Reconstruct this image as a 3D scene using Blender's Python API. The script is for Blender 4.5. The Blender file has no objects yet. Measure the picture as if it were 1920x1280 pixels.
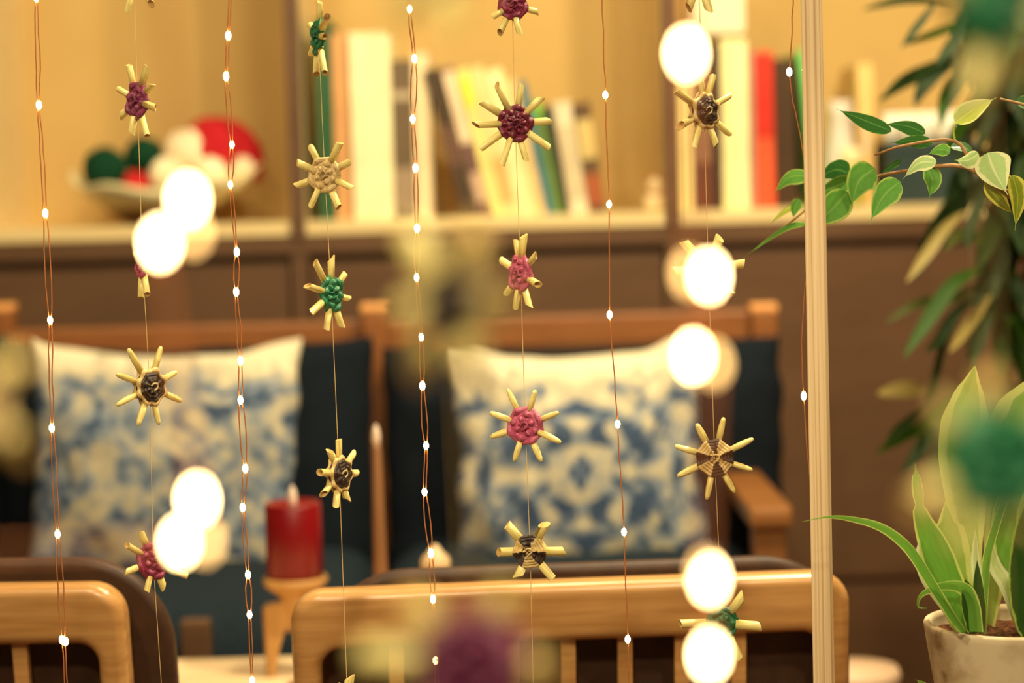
import bpy, bmesh, math, random
from mathutils import Vector, Matrix, noise
random.seed(7)
sc = bpy.context.scene
COL = sc.collection
PI = math.pi
# ------------------------------------------------------------------ camera
FPX = 3840.0
CAM = Vector((0, 0, 1.13))
RM = Matrix.Rotation(math.radians(90 - 4.0), 3, 'X') @ Matrix.Rotation(math.radians(-1.6), 3, 'Z')
cd = bpy.data.cameras.new('camera'); cam = bpy.data.objects.new('camera', cd); COL.objects.link(cam)
cam.matrix_world = Matrix.Translation(CAM) @ RM.to_4x4()
cd.sensor_width = 36; cd.lens = 72; cd.clip_start = .05
cd.dof.use_dof = True; cd.dof.focus_distance = 1.6; cd.dof.aperture_fstop = 3.4
cd.dof.aperture_ratio = 1.15; cd.dof.aperture_blades = 0
sc.camera = cam
# ------------------------------------------------------------------ world, lamps, exposure
w = bpy.data.worlds.new('world'); sc.world = w; w.use_nodes = True
w.node_tree.nodes['Background'].inputs[0].default_value = (1.0, .83, .55, 1)
w.node_tree.nodes['Background'].inputs[1].default_value = .09
WARM = (1.0, .865, .54)
def area(name, loc, target, power, size, col=WARM):
    l = bpy.data.lights.new(name, 'AREA'); l.shape = 'DISK'; l.size = size; l.energy = power; l.color = col
    o = bpy.data.objects.new(name, l); COL.objects.link(o); o.location = loc
    o.rotation_euler = (Vector(target) - Vector(loc)).to_track_quat('-Z', 'Y').to_euler(); return o
area('ceiling_or_fill_spot', (-.55, 2.75, 2.54), (-.5, 4.0, 1.0), 10, .12)
area('ceiling_or_fill_spot', (.75, 2.75, 2.54), (.6, 4.0, 1.0), 24, .12)
area('ceiling_or_fill_spot', (.15, 2.2, 2.54), (.1, 2.5, .6), 20, .15)
area('ceiling_or_fill_spot', (.72, 1.88, 2.54), (.25, 1.7, .9), 48, .12)
area('ceiling_or_fill_spot', (-.7, .5, 2.54), (-.1, 1.7, 1.0), 18, .15)
area('ceiling_or_fill_spot', (.6, .1, 2.3), (.3, 1.6, 1.0), 18, .15)
area('ceiling_or_fill_spot', (-.1, -.35, 2.2), (0, .6, 1.1), 26, .15)  # added fill behind the camera to brighten the near ornaments, not a ceiling lamp
sc.view_settings.view_transform = 'Standard'; sc.view_settings.look = 'None'
sc.view_settings.exposure = -0.08; sc.view_settings.gamma = 1.0; sc.view_settings.use_curve_mapping = False
sc.cycles.use_denoising = True
sc.cycles.max_bounces = 8; sc.cycles.diffuse_bounces = 4; sc.cycles.sample_clamp_indirect = 4
# ------------------------------------------------------------------ helpers
def ray(px, py):
    return RM @ Vector(((px - 960) / FPX, -(py - 640) / FPX, -1))
def at(px, py, d): return CAM + ray(px, py) * d
def aty(px, py, Y):
    r = ray(px, py); return CAM + r * (Y / r.y)
CR, CU, CF = RM @ Vector((1, 0, 0)), RM @ Vector((0, 1, 0)), RM @ Vector((0, 0, -1))
ORG = {}
def root(name, label, cat, loc, group=None):
    o = bpy.data.objects.new(name, None); COL.objects.link(o); o.location = loc; o.empty_display_size = .05
    tag(o, label, cat, group); ORG[o.name] = Vector(loc); return o
def tag(o, label, cat, group=None):
    o['label'] = label; o['category'] = cat
    if group: o['group'] = group
    return o
def obj(name, vs, fs, mat, parent=None, smooth=False, uv=None, mi=None):
    off = ORG[parent.name] if parent else Vector((0, 0, 0))
    me = bpy.data.meshes.new(name)
    me.from_pydata([tuple(Vector(v) - off) for v in vs], [], fs); me.update()
    mats = mat if isinstance(mat, (list, tuple)) else [mat]
    for m in mats: me.materials.append(m)
    if mi: me.polygons.foreach_set('material_index', mi)
    if smooth: me.polygons.foreach_set('use_smooth', [True] * len(fs))
    if uv:
        l = me.uv_layers.new(name='UVMap')
        li = [0] * len(me.loops); me.loops.foreach_get('vertex_index', li)
        d = []
        for i in li: d += [uv[i][0], uv[i][1]]
        l.data.foreach_set('uv', d)
    o = bpy.data.objects.new(name, me); COL.objects.link(o)
    if parent: o.parent = parent
    ORG[o.name] = off
    return o
def struct(o): o['kind'] = 'structure'; return o
def bm_out(bm):
    bm.verts.ensure_lookup_table()
    for i, v in enumerate(bm.verts): v.index = i
    vs = [v.co.copy() for v in bm.verts]; fs = [[v.index for v in f.verts] for f in bm.faces]; bm.free(); return vs, fs
def boxgeo(c, s, bev=0.0, seg=2, M=None):
    bm = bmesh.new(); bmesh.ops.create_cube(bm, size=1)
    for v in bm.verts: v.co = Vector((v.co.x * s[0], v.co.y * s[1], v.co.z * s[2]))
    if bev: bmesh.ops.bevel(bm, geom=bm.edges[:], offset=bev, segments=seg, affect='EDGES', profile=.6)
    for v in bm.verts:
        if M is not None: v.co = M @ v.co
        v.co += Vector(c)
    return bm_out(bm)
def box(name, mat, c, s, parent=None, bev=0.0, seg=2, M=None):
    vs, fs = boxgeo(c, s, bev, seg, M); return obj(name, vs, fs, mat, parent)
def span(name, mat, a, b, parent=None, bev=0.0):
    a = Vector(a); b = Vector(b); return box(name, mat, (a + b) / 2, [abs(x) for x in (b - a)], parent, bev)
def lathe(name, mat, c, prof, parent=None, n=40, sx=1, M=None, wob=None):
    vs, fs, uv = [], [], []
    for j, (r, z) in enumerate(prof):
        for i in range(n):
            a = 2 * PI * i / n; rr = r * (wob(a, j) if wob else 1)
            p = Vector((rr * math.cos(a) * sx, rr * math.sin(a), z))
            if M is not None: p = M @ p
            vs.append(Vector(c) + p); uv.append((i / n, j / (len(prof) - 1)))
    for j in range(len(prof) - 1):
        for i in range(n):
            k = (i + 1) % n; fs.append([j * n + i, j * n + k, (j + 1) * n + k, (j + 1) * n + i])
    return obj(name, vs, fs, mat, parent, True, uv)
def tubegeo(pts, rad, n=8, closed=False, cap=True, flat=1.0, nrm=None):
    """tube along pts; rad is a number or list"""
    N = len(pts); pts = [Vector(p) for p in pts]; vs, fs, uv = [], [], []
    up = None
    for i, p in enumerate(pts):
        if closed: t = pts[(i + 1) % N] - pts[i - 1]
        else: t = pts[min(i + 1, N - 1)] - pts[max(i - 1, 0)]
        t = t.normalized() if t.length > 1e-9 else Vector((0, 0, 1))
        if nrm is not None: up = nrm.copy()
        elif up is None: up = Vector((1, 0, 0)) if abs(t.x) < .8 else Vector((0, 1, 0))
        a = (up - t * up.dot(t)); a = a.normalized() if a.length > 1e-6 else t.orthogonal().normalized()
        up = a; b = t.cross(a); r = rad[i] if isinstance(rad, (list, tuple)) else rad
        for k in range(n):
            q = 2 * PI * k / n; vs.append(p + a * (math.cos(q) * r * flat) + b * (math.sin(q) * r)); uv.append((i / max(N - 1, 1), k / n))
    for i in range(N if closed else N - 1):
        j = (i + 1) % N
        for k in range(n):
            l = (k + 1) % n; fs.append([i * n + k, i * n + l, j * n + l, j * n + k])
    if not closed and cap:
        fs.append(list(range(n - 1, -1, -1))); fs.append([(N - 1) * n + k for k in range(n)])
    return vs, fs, uv
def tube(name, mat, pts, rad, parent=None, n=8, closed=False, cap=True, flat=1.0, nrm=None):
    vs, fs, uv = tubegeo(pts, rad, n, closed, cap, flat, nrm); return obj(name, vs, fs, mat, parent, True, uv)
def spline(P, n):
    """Catmull-Rom through P (Vectors or tuples)"""
    P = [Vector(p) for p in P]; Q = [P[0] * 2 - P[1]] + P + [P[-1] * 2 - P[-2]]; out = []
    m = len(P) - 1
    for i in range(n + 1):
        s = i / n * m; k = min(int(s), m - 1); t = s - k; a, b, c, d = Q[k:k + 4]
        out.append(.5 * ((2 * b) + (c - a) * t + (2 * a - 5 * b + 4 * c - d) * t * t + (3 * b - a - 3 * c + d) * t ** 3))
    return out
def ball(name, mat, c, r, parent=None, n=20, wob=0, sc3=(1, 1, 1)):
    m = n // 2; prof = []
    vs, fs = [], []
    for j in range(m + 1):
        f = PI * j / m
        for i in range(n):
            a = 2 * PI * i / n; v = Vector((math.sin(f) * math.cos(a) * sc3[0], math.sin(f) * math.sin(a) * sc3[1], math.cos(f) * sc3[2]))
            if wob: v = v * (1 + wob * noise.noise(v * 2.3 + Vector(c) * 9))
            vs.append(Vector(c) + v * r)
    for j in range(m):
        for i in range(n):
            k = (i + 1) % n; fs.append([j * n + i, (j + 1) * n + i, (j + 1) * n + k, j * n + k])
    return obj(name, vs, fs, mat, parent, True)
# ------------------------------------------------------------------ materials
def lin(c): return tuple([(x / 12.92 if x <= .04045 else ((x + .055) / 1.055) ** 2.4) for x in [v / 255 for v in c]]) + (1,)
def mat(name, col, rough=.6, spec=.4, metal=0, emit=None, es=0):
    m = bpy.data.materials.new(name); m.use_nodes = True; b = m.node_tree.nodes['Principled BSDF']
    b.inputs['Base Color'].default_value = lin(col); b.inputs['Roughness'].default_value = rough
    b.inputs['Specular IOR Level'].default_value = spec; b.inputs['Metallic'].default_value = metal
    if emit: b.inputs['Emission Color'].default_value = lin(emit); b.inputs['Emission Strength'].default_value = es
    return m
def nd(m, t, **k):
    n = m.node_tree.nodes.new(t)
    for a, v in k.items(): setattr(n, a, v)
    return n
def lk(m, a, b): m.node_tree.links.new(a, b)
def noisy(name, c1, c2, scale=20, rough=.6, spec=.4, bump=.1, stretch=(1, 1, 1), coord='Object', detail=4, lo=.35, hi=.65, bd=.002):
    m = mat(name, c1, rough, spec); b = m.node_tree.nodes['Principled BSDF']
    tc = nd(m, 'ShaderNodeTexCoord'); mp = nd(m, 'ShaderNodeMapping'); mp.inputs['Scale'].default_value = stretch
    lk(m, tc.outputs[coord], mp.inputs[0])
    nz = nd(m, 'ShaderNodeTexNoise'); nz.inputs['Scale'].default_value = scale; nz.inputs['Detail'].default_value = detail
    lk(m, mp.outputs[0], nz.inputs['Vector'])
    cr = nd(m, 'ShaderNodeValToRGB'); cr.color_ramp.elements[0].position = lo; cr.color_ramp.elements[1].position = hi
    cr.color_ramp.elements[0].color = lin(c1); cr.color_ramp.elements[1].color = lin(c2)
    lk(m, nz.outputs['Fac'], cr.inputs[0]); lk(m, cr.outputs[0], b.inputs['Base Color'])
    if bump:
        bp = nd(m, 'ShaderNodeBump'); bp.inputs['Strength'].default_value = bump; bp.inputs['Distance'].default_value = bd
        lk(m, nz.outputs['Fac'], bp.inputs['Height']); lk(m, bp.outputs[0], b.inputs['Normal'])
    return m
M = {}
M['floor'] = noisy('floor_wood', (96, 60, 40), (110, 70, 46), 6, .5, .3, .02, (1, .1, 1))
M['wall'] = noisy('plaster', (150, 116, 80), (158, 123, 86), 30, .9, .1, .05)
M['panelback'] = noisy('case_back', (196, 162, 100), (205, 171, 108), 3, .8, .15, .0)
M['board'] = noisy('case_board', (228, 200, 142), (236, 210, 154), 5, .6, .25, .0, (1, 6, 6))
M['brown'] = noisy('case_brown', (94, 65, 42), (102, 71, 47), 5, .55, .3, .0, (1, 1, 4))
M['oak'] = noisy('oak', (176, 126, 72), (198, 148, 90), 9, .27, .6, .03, (1, 8, 14), detail=6)
M['oakarm'] = noisy('oak_arm', (134, 84, 42), (150, 96, 48), 9, .4, .45, .02, (1, 8, 12))
M['oakdark'] = noisy('oak_orange', (130, 76, 36), (146, 88, 42), 9, .4, .45, .02, (1, 8, 12))
M['oakleg'] = noisy('oak_leg', (180, 132, 72), (194, 146, 84), 12, .45, .4, .02, (8, 8, 1))
M['pad'] = noisy('brown_leather', (58, 36, 22), (70, 44, 28), 60, .55, .35, .06)
M['table'] = noisy('table_top', (232, 198, 150), (240, 208, 162), 5, .45, .4, .0, (1, 8, 1))
M['navy'] = noisy('navy_cloth', (16, 21, 27), (25, 31, 38), 240, .95, .1, .2)
M['tealcloth'] = noisy('teal_cloth', (26, 34, 42), (38, 48, 54), 240, .95, .1, .2)
M['copper'] = mat('copper_wire', (206, 128, 78), .35, .5, .4)
M['thread'] = mat('thread', (214, 178, 120), .7, .3)
M['led'] = mat('lit_led', (255, 230, 170), .3, .5, 0, (255, 216, 150), 70)
M['leddim'] = mat('dim_led', (255, 220, 150), .3, .5, 0, (255, 200, 120), 9)
M['pine'] = None
def pine(name):
    m = mat(name, (206, 170, 124), .55, .35); b = m.node_tree.nodes['Principled BSDF']
    tc = nd(m, 'ShaderNodeTexCoord'); mp = nd(m, 'ShaderNodeMapping'); mp.inputs['Scale'].default_value = (1, 1, .005)
    lk(m, tc.outputs['Object'], mp.inputs[0])
    nz = nd(m, 'ShaderNodeTexNoise'); nz.inputs['Scale'].default_value = 430; nz.inputs['Detail'].default_value = 2
    lk(m, mp.outputs[0], nz.inputs['Vector'])
    cr = nd(m, 'ShaderNodeValToRGB'); e = cr.color_ramp.elements
    e[0].position = .34; e[0].color = lin((192, 156, 112)); e[1].position = .5; e[1].color = lin((222, 190, 146))
    n = e.new(.66); n.color = lin((232, 202, 160))
    lk(m, nz.outputs['Fac'], cr.inputs[0]); lk(m, cr.outputs[0], b.inputs['Base Color'])
    bp = nd(m, 'ShaderNodeBump'); bp.inputs['Strength'].default_value = .15; bp.inputs['Distance'].default_value = .001
    lk(m, nz.outputs['Fac'], bp.inputs['Height']); lk(m, bp.outputs[0], b.inputs['Normal'])
    return m
M['pine'] = pine('pine')
def strawmat():
    m = mat('straw', (222, 196, 112), .36, .5); b = m.node_tree.nodes['Principled BSDF']
    uv = nd(m, 'ShaderNodeTexCoord'); mp = nd(m, 'ShaderNodeMapping'); mp.inputs['Scale'].default_value = (.6, 9, 1)
    lk(m, uv.outputs['UV'], mp.inputs[0]); oi = nd(m, 'ShaderNodeObjectInfo')
    nz = nd(m, 'ShaderNodeTexNoise', noise_dimensions='4D'); nz.inputs['Scale'].default_value = 2.2; nz.inputs['Detail'].default_value = 5
    lk(m, mp.outputs[0], nz.inputs['Vector']); ml = nd(m, 'ShaderNodeMath', operation='MULTIPLY'); ml.inputs[1].default_value = 50
    lk(m, oi.outputs['Random'], ml.inputs[0]); lk(m, ml.outputs[0], nz.inputs['W'])
    cr = nd(m, 'ShaderNodeValToRGB'); e = cr.color_ramp.elements
    e[0].position = .28; e[0].color = lin((190, 156, 80)); e[1].position = .5; e[1].color = lin((236, 216, 132))
    n = e.new(.75); n.color = lin((244, 228, 166))
    lk(m, nz.outputs['Fac'], cr.inputs[0]); lk(m, cr.outputs[0], b.inputs['Base Color'])
    bp = nd(m, 'ShaderNodeBump'); bp.inputs['Strength'].default_value = .3; bp.inputs['Distance'].default_value = .0004
    lk(m, nz.outputs['Fac'], bp.inputs['Height']); lk(m, bp.outputs[0], b.inputs['Normal'])
    return m
M['straw'] = strawmat()
M['strawcut'] = mat('straw_cut', (206, 168, 104), .8, .2)
def raffia(name, c1, c2, rough=.36, spec=.6):
    m = mat(name, c1, rough, spec); b = m.node_tree.nodes['Principled BSDF']
    tc = nd(m, 'ShaderNodeTexCoord'); mp = nd(m, 'ShaderNodeMapping'); mp.inputs['Scale'].default_value = (3, 16, 1)
    lk(m, tc.outputs['UV'], mp.inputs[0])
    nz = nd(m, 'ShaderNodeTexNoise'); nz.inputs['Scale'].default_value = 1.4; nz.inputs['Detail'].default_value = 3; nz.inputs['Distortion'].default_value = .4
    lk(m, mp.outputs[0], nz.inputs['Vector'])
    cr = nd(m, 'ShaderNodeValToRGB'); cr.color_ramp.elements[0].position = .35; cr.color_ramp.elements[1].position = .62
    cr.color_ramp.elements[0].color = lin(c1); cr.color_ramp.elements[1].color = lin(c2)
    lk(m, nz.outputs['Fac'], cr.inputs[0]); lk(m, cr.outputs[0], b.inputs['Base Color'])
    bp = nd(m, 'ShaderNodeBump'); bp.inputs['Strength'].default_value = .8; bp.inputs['Distance'].default_value = .0008
    lk(m, nz.outputs['Fac'], bp.inputs['Height']); lk(m, bp.outputs[0], b.inputs['Normal'])
    return m
RA = {'purple': raffia('raffia_purple', (104, 30, 70), (170, 76, 112)), 'pink': raffia('raffia_pink', (160, 52, 92), (206, 100, 128)),
      'crimson': raffia('raffia_crimson', (76, 10, 34), (134, 36, 58), .3), 'magenta': raffia('raffia_magenta', (116, 26, 62), (160, 50, 84)),
      'green': raffia('raffia_green', (8, 70, 44), (30, 134, 84)), 'natural': raffia('raffia_natural', (186, 150, 92), (232, 204, 146)),
      'tan': raffia('raffia_tan', (200, 160, 92), (236, 206, 140), .35), 'dark': raffia('raffia_dark', (30, 18, 10), (66, 42, 26), .35), 'plum': raffia('raffia_plum', (84, 14, 52), (118, 32, 76))}
# ------------------------------------------------------------------ room
struct(span('floor', M['floor'], (-3, -1, -.05), (3.2, 4.25, 0)))
struct(span('ceiling', M['wall'], (-3, -1, 2.6), (3.2, 4.25, 2.65)))
struct(span('wall_back', M['wall'], (-3, 4.25, 0), (3.2, 4.35, 2.6)))
struct(span('wall_left', M['wall'], (-3.1, -1, 0), (-3, 4.25, 2.6)))
struct(span('wall_right', M['wall'], (3.2, -1, 0), (3.3, 4.25, 2.6)))
# ------------------------------------------------------------------ bookcase
YF, YB = 3.8, 4.15
zS = aty(960, 404, YF).z           # top surface of the shelf board
bc = root('bookcase', 'wide brown bookcase with pale open bays above plain brown drawers', 'bookcase', (0, YF, 0))
X0, X1 = -1.95, 2.6
DIV = [aty(q, 300, YF).x for q in (-900, -46, 556, 1260, 1972)] + [X1 - .013]
DIV[0] = X0 + .013
hw = .013
span('back_panel', M['panelback'], (X0, YB, .08), (X1, YB + .02, 2.0), bc)
span('shelf_board', M['board'], (X0, YF - .001, zS - .024), (X1, YB, zS), bc)
span('shelf_board', M['brown'], (X0, YF, 1.95), (X1, YB, 1.98), bc)
for x in DIV:
    d_ = span('divider', M['board'], (x - hw, YF + .002, zS), (x + hw, YB, 1.95), bc)
    o = span('divider_edge', M['brown'], (x - hw, YF - .012, zS - .03), (x + hw, YF + .001, 1.95), d_)
span('front_rail', M['brown'], (X0, YF - .006, zS - .06), (X1, YB, zS - .0245), bc)
span('carcass', M['brown'], (X0, YF + .03, .08), (X1, YB, zS - .06), bc)
zd0 = aty(1600, 1088, YF).z
for a, b in zip(DIV[:-1], DIV[1:]):
    span('drawer_front', M['brown'], (a + .022, YF - .002, zd0 + .006), (b - .022, YF + .03, zS - .078), bc, .002)
    span('drawer_front', M['brown'], (a + .022, YF - .002, .1), (b - .022, YF + .03, zd0 - .006), bc, .002)
for x in DIV[0:]: span('stile', M['brown'], (x - .016, YF - .003, .08), (x + .016, YF + .029, zS - .0601), bc)
span('plinth', M['brown'], (X0, YF + .03, 0), (X1, YB, .08), bc)
# ------------------------------------------------------------------ books
pages = noisy('book_pages', (240, 226, 184), (250, 238, 200), 90, .9, .1, .05, (1, 1, .05))
bookmats = {}
def bmcol(c):
    if c not in bookmats: bookmats[c] = noisy('cover_%d' % len(bookmats), c, tuple(min(255, int(x * 1.08 + 3)) for x in c), 14, .5, .3, 0)
    return bookmats[c]
def book(px0, px1, ytop, col, label, lean=0, band=None, yset=.03, dep=.2, group=None, base=None, kind='book'):
    """spine from px0 to px1 (at the foot), top edge at ytop"""
    Y = YF + yset; a = aty(px0, 395, Y); b = aty(px1, 395, Y); x0, x1 = a.x, b.x
    zt = aty((px0 + px1) / 2, ytop, Y).z; z0 = base if base is not None else zS
    h = zt - z0; th = x1 - x0; L = math.radians(lean)
    if lean: h = h / math.cos(L) - .0; th = th * math.cos(L)
    hx = (x0 + x1) / 2
    r = root(kind, label, 'book', (x1 if lean < 0 else x0, Y, z0), group)
    ox = -th if lean < 0 else 0
    t = .0025
    O = Vector(r.location)
    c = bmcol(col)
    def bx(n, m, p, q, par, bev=0): return span(n, m, O + Vector(p), O + Vector(q), par, bev)
    cv = bx('cover', c, (ox, 0, 0), (ox + t, dep, h), r); 
    bx('cover', c, (ox + th - t, 0, 0), (ox + th, dep, h), r)
    sp = bx('spine', c, (ox, -.003, 0), (ox + th, 0, h), r)
    bx('page_block', pages, (ox + t, 0.0, .003), (ox + th - t, dep - .004, h - .004), r)
    if band:
        for (f0, f1, bcx) in band:
            bx('spine_label', bmcol(bcx), (ox + .001, -.0042, h * f0), (ox + th - .001, -.003, h * f1), sp)
    if lean:
        # foot corner rests on the board
        r.rotation_euler = (0, L, 0)
    return r
G = 'upright books in the middle bay'
book(600, 630, 38, (40, 84, 50), 'tall dark green book first from the left in the middle bay', group=G)
book(632, 664, 62, (206, 150, 96), 'tan orange book right of the dark green book', group=G)
book(665, 740, 62, (246, 228, 178), 'thick cream book, broadest of the upright books', yset=.015, group=G)
book(741, 780, 112, (104, 84, 62), 'grey-brown book with a paler foot beside the thick cream book', band=[(.05, .32, (150, 126, 100)), (.75, .8, (180, 160, 130))], group=G)
book(781, 812, 100, (232, 206, 162), 'pale pinkish book just left of the leaning row', group=G)
GL = 'leaning books in the middle bay'
lean = [(868, 898, 124, (58, 40, 26), 'near-black leaning book first of the leaning row', -13.5, [(.35, .62, (96, 64, 50))]),
        (898, 922, 122, (110, 76, 70), 'plum-brown leaning book with pale upper spine', -13.0, [(.5, .97, (236, 206, 170)), (.1, .3, (196, 160, 130))]),
        (922, 946, 126, (240, 214, 130), 'yellow-topped leaning book beside the plum-brown one', -12.5, [(.75, .95, (246, 220, 70))]),
        (946, 972, 122, (236, 204, 138), 'cream leaning book right of the yellow-topped one', -12.0, [(.1, .4, (222, 170, 100))]),
        (972, 1004, 126, (246, 222, 160), 'broad pale cream leaning book', -11.5, None),
        (1004, 1024, 146, (226, 188, 124), 'beige leaning book left of the blue one', -11.2, None),
        (1024, 1040, 150, (64, 112, 124), 'thin blue leaning book', -10.8, None),
        (1040, 1056, 188, (96, 124, 50), 'olive green leaning book with bright green head', -10.2, [(.86, .99, (130, 190, 70))]),
        (1056, 1070, 196, (52, 50, 34), 'thin black-green leaning book beside the speckled white one', -9.5, None),
        (1070, 1104, 188, (226, 208, 172), 'speckled greyish white leaning book', -8.0, [(.15, .8, (206, 184, 146))]),
        (1104, 1136, 190, (96, 70, 44), 'dark brown leaning book last of the row with a cream label', -7.0, [(.5, .85, (206, 176, 110)), (.08, .36, (160, 82, 42))])]
for a, b, yt, c, lb, ln, bd in lean: book(a, b, yt, c, lb, ln, bd, group=GL, yset=.02, dep=.17)
GR = 'upright books in the right bay'
book(1276, 1300, 100, (236, 210, 140), 'pale yellow book first from the left in the right bay', group=GR)
book(1301, 1336, 96, (134, 92, 68), 'mauve-brown book with a dark red foot in the right bay', band=[(.0, .3, (92, 44, 30))], group=GR)
book(1337, 1356, 84, (62, 36, 18), 'thin black-brown book left of the thick cream pair', group=GR)
book(1357, 1384, 72, (240, 222, 158), 'cream yellow book with a smooth spine left of its twin', group=GR)
book(1384, 1406, 74, (246, 228, 170), 'slimmer cream book touching the mauve-grey book', group=GR)
book(1407, 1418, 92, (168, 126, 104), 'thin mauve-grey book beside the red book', group=GR)
book(1419, 1454, 96, (220, 84, 44), 'bright red and orange book in the right bay', band=[(.45, .98, (196, 40, 22))], group=GR)
book(1456, 1494, 110, (66, 42, 20), 'thick dark brown book left of the wooden post', group=GR, yset=.04)
book(1526, 1548, 92, (120, 196, 104), 'pale green book leaning behind the wooden post', -5, group=GR, yset=.01)
book(1610, 1640, 120, (232, 190, 120), 'honey coloured book behind the lilac jug', group=GR, yset=.12)
# white box lying on top
zb = max(aty(1370, 72, YF + .03).z, zS + .01)
bx_ = root('storage_box', 'white box lying on the books in the right bay', 'box', (aty(1345, 30, 3.85).x, 3.84, zb + .012))
span('box_body', mat('box_white', (244, 226, 190), .7), aty(1290, 60, 3.84) * Vector((1, 0, 0)).x if False else (aty(1296, 60, 3.84).x, 3.84, zb + .01), (aty(1398, 60, 3.84).x, 4.0, zb + .11), bx_, .003)
span('box_lid', mat('box_lid', (250, 236, 206), .7), (aty(1293, 60, 3.84).x, 3.836, zb + .11), (aty(1401, 60, 3.84).x, 4.004, zb + .135), bx_, .003)
# small figurine
fp = aty(1229, 390, 3.86); fp.z = zS
fg = root('ceramic_figurine', 'small cream and red ceramic figurine beside the bookcase divider', 'figurine', fp)
cream = mat('glaze_cream', (240, 214, 160), .3); redg = mat('glaze_red', (188, 92, 60), .35)
lathe('body', cream, fp, [(0, 0), (.018, 0), (.023, .01), (.022, .025), (.014, .036), (.0, .037)], fg, 20)
ball('head', cream, fp + Vector((0, 0, .046)), .017, fg, 16)
for s in (-1, 1): ball('ear', redg, fp + Vector((s * .011, 0, .061)), .006, fg, 10)
tube('collar', redg, [fp + Vector((.0165 * math.cos(a), .0165 * math.sin(a), .033)) for a in [2 * PI * i / 16 for i in range(16)]], .003, fg, 6, True)
# jug, jar, cups on dark box (right bay)
p = aty(1578, 395, 3.85); p.z = zS
jg = root('ceramic_jug', 'pale lilac-white jug right of the wooden post', 'jug', p)
lathe('body', mat('jug_glaze', (226, 208, 190), .35), p, [(0, 0), (.022, 0), (.03, .03), (.034, .08), (.024, .13), (.02, .17), (.024, .195), (.021, .195), (.017, .17), (.0, .16)], jg, 24)
tube('handle', jg.children[0].data.materials[0], spline([p + Vector((.022, 0, .17)), p + Vector((.045, 0, .15)), p + Vector((.048, 0, .11)), p + Vector((.032, 0, .09))], 12), .004, jg, 8)
p = aty(1598, 395, 3.82); p.z = zS
jr = root('glass_jar', 'yellow-green jar with a pale lid in front of the jug', 'jar', p)
lathe('body', mat('jar_green', (200, 190, 70), .25), p, [(0, 0), (.022, 0), (.024, .01), (.024, .06), (.018, .075), (0, .076)], jr, 24)
lathe('lid', mat('jar_lid', (246, 226, 170), .4), p, [(0, .0765), (.02, .0765), (.021, .08), (.021, .1), (.018, .105), (0, .106)], jr, 24)
xa, xb = aty(1664, 300, 3.85).x, aty(1836, 300, 3.85).x
zb1, zb2 = zS, aty(1750, 262, 3.85).z
tb = root('storage_box', 'dark teal box behind the ficus branch holding white cups', 'box', ((xa + xb) / 2, 3.85, zS))
span('box_body', mat('box_teal', (38, 56, 54), .6), (xa, 3.85, zS), (xb, 4.05, zb2 - .02), tb, .003)
span('box_lid', mat('box_teal_lid', (46, 64, 62), .6), (xa - .003, 3.846, zb2 - .02), (xb + .003, 4.054, zb2), tb, .003)
wc = mat('white_china', (255, 246, 228), .25)
for i in range(5):
    p = Vector((xa + .018 + i * (xb - xa - .036) / 4, 3.89, zb2))
    c = root('white_cup', ['small white cup leftmost on the teal box', 'white cup second from the left on the teal box', 'white cup in the middle of the teal box', 'white cup second from the right on the teal box', 'white cup rightmost on the teal box'][i], 'cup', p, 'white cups on the teal box')
    lathe('cup_body', wc, p, [(0, 0), (.011, 0), (.012, .004), (.018, .02), (.02, .052), (.0185, .052), (.016, .02), (0, .008)], c, 20)
    tube('handle', wc, spline([p + Vector((0, -.019, .042)), p + Vector((0, -.031, .036)), p + Vector((0, -.029, .02)), p + Vector((0, -.017, .016))], 8), .0025, c, 6)
# ------------------------------------------------------------------ fruit bowl with wool balls
bp_ = aty(312, 408, 3.93); bp_.z = zS
bw = root('decorative_bowl', 'dark bowl with a wavy cream rim on the left shelf', 'bowl', bp_)
dk = noisy('bowl_dark', (110, 78, 44), (132, 96, 56), 30, .5)
lathe('bowl_body', dk, bp_, [(0, 0), (.06, 0), (.075, .006), (.11, .03), (.135, .05), (.13, .054), (.1, .035), (0, .02)], bw, 40)
rim = lathe('rim', mat('bowl_cream', (244, 228, 176), .5), bp_, [(.092, .028), (.125, .034), (.16, .050), (.182, .068), (.178, .072), (.15, .056), (.115, .044)], bw, 64, 1, None, lambda a, j: 1 + .04 * math.sin(5 * a) + .012 * j * math.sin(7 * a + 2))
for v in rim.data.vertices:
    a = math.atan2(v.co.y, v.co.x); q = max(0, v.co.xy.length - .1) / .08
    v.co.z += q * (.034 * abs(math.cos(a)) ** 4 + .007 * math.sin(6 * a + 1))
wool = {'g': noisy('wool_green', (16, 52, 34), (26, 70, 46), 120, .95, .1, .5), 'r': noisy('wool_red', (176, 26, 36), (200, 44, 48), 120, .95, .1, .5),
        'w': noisy('wool_white', (250, 232, 186), (255, 242, 206), 60, .95, .1, .5)}
for px, py, r, k, yo, lb in [(197, 316, .042, 'g', -.06, 'dark green wool ball at the left of the bowl'), (272, 296, .040, 'g', .03, 'dark green wool ball behind, second in the bowl'),
                       (254, 346, .026, 'r', -.085, 'small red wool ball between the green and white ones'),
                       (312, 328, .034, 'w', -.07, 'white woolly ball low at the front of the bowl'), (350, 288, .046, 'w', -.01, 'largest white woolly ball on top of the bowl'),
                       (395, 325, .036, 'w', -.03, 'white woolly ball below the red pile'), (452, 318, .026, 'w', -.02, 'small cream ball at the right rim of the bowl')]:
    p = aty(px, py, 3.93 + yo); b_ = ball('wool_ball', wool[k], p, r, None, 20, .12)
    b_.location = p
    for v in b_.data.vertices: v.co -= p
    tag(b_, lb, 'ball', 'wool balls in the bowl')
p = aty(416, 288, 3.96)
ht = root('knitted_hat', 'bright red knitted hat lying over the right of the bowl', 'hat', p)
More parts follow.
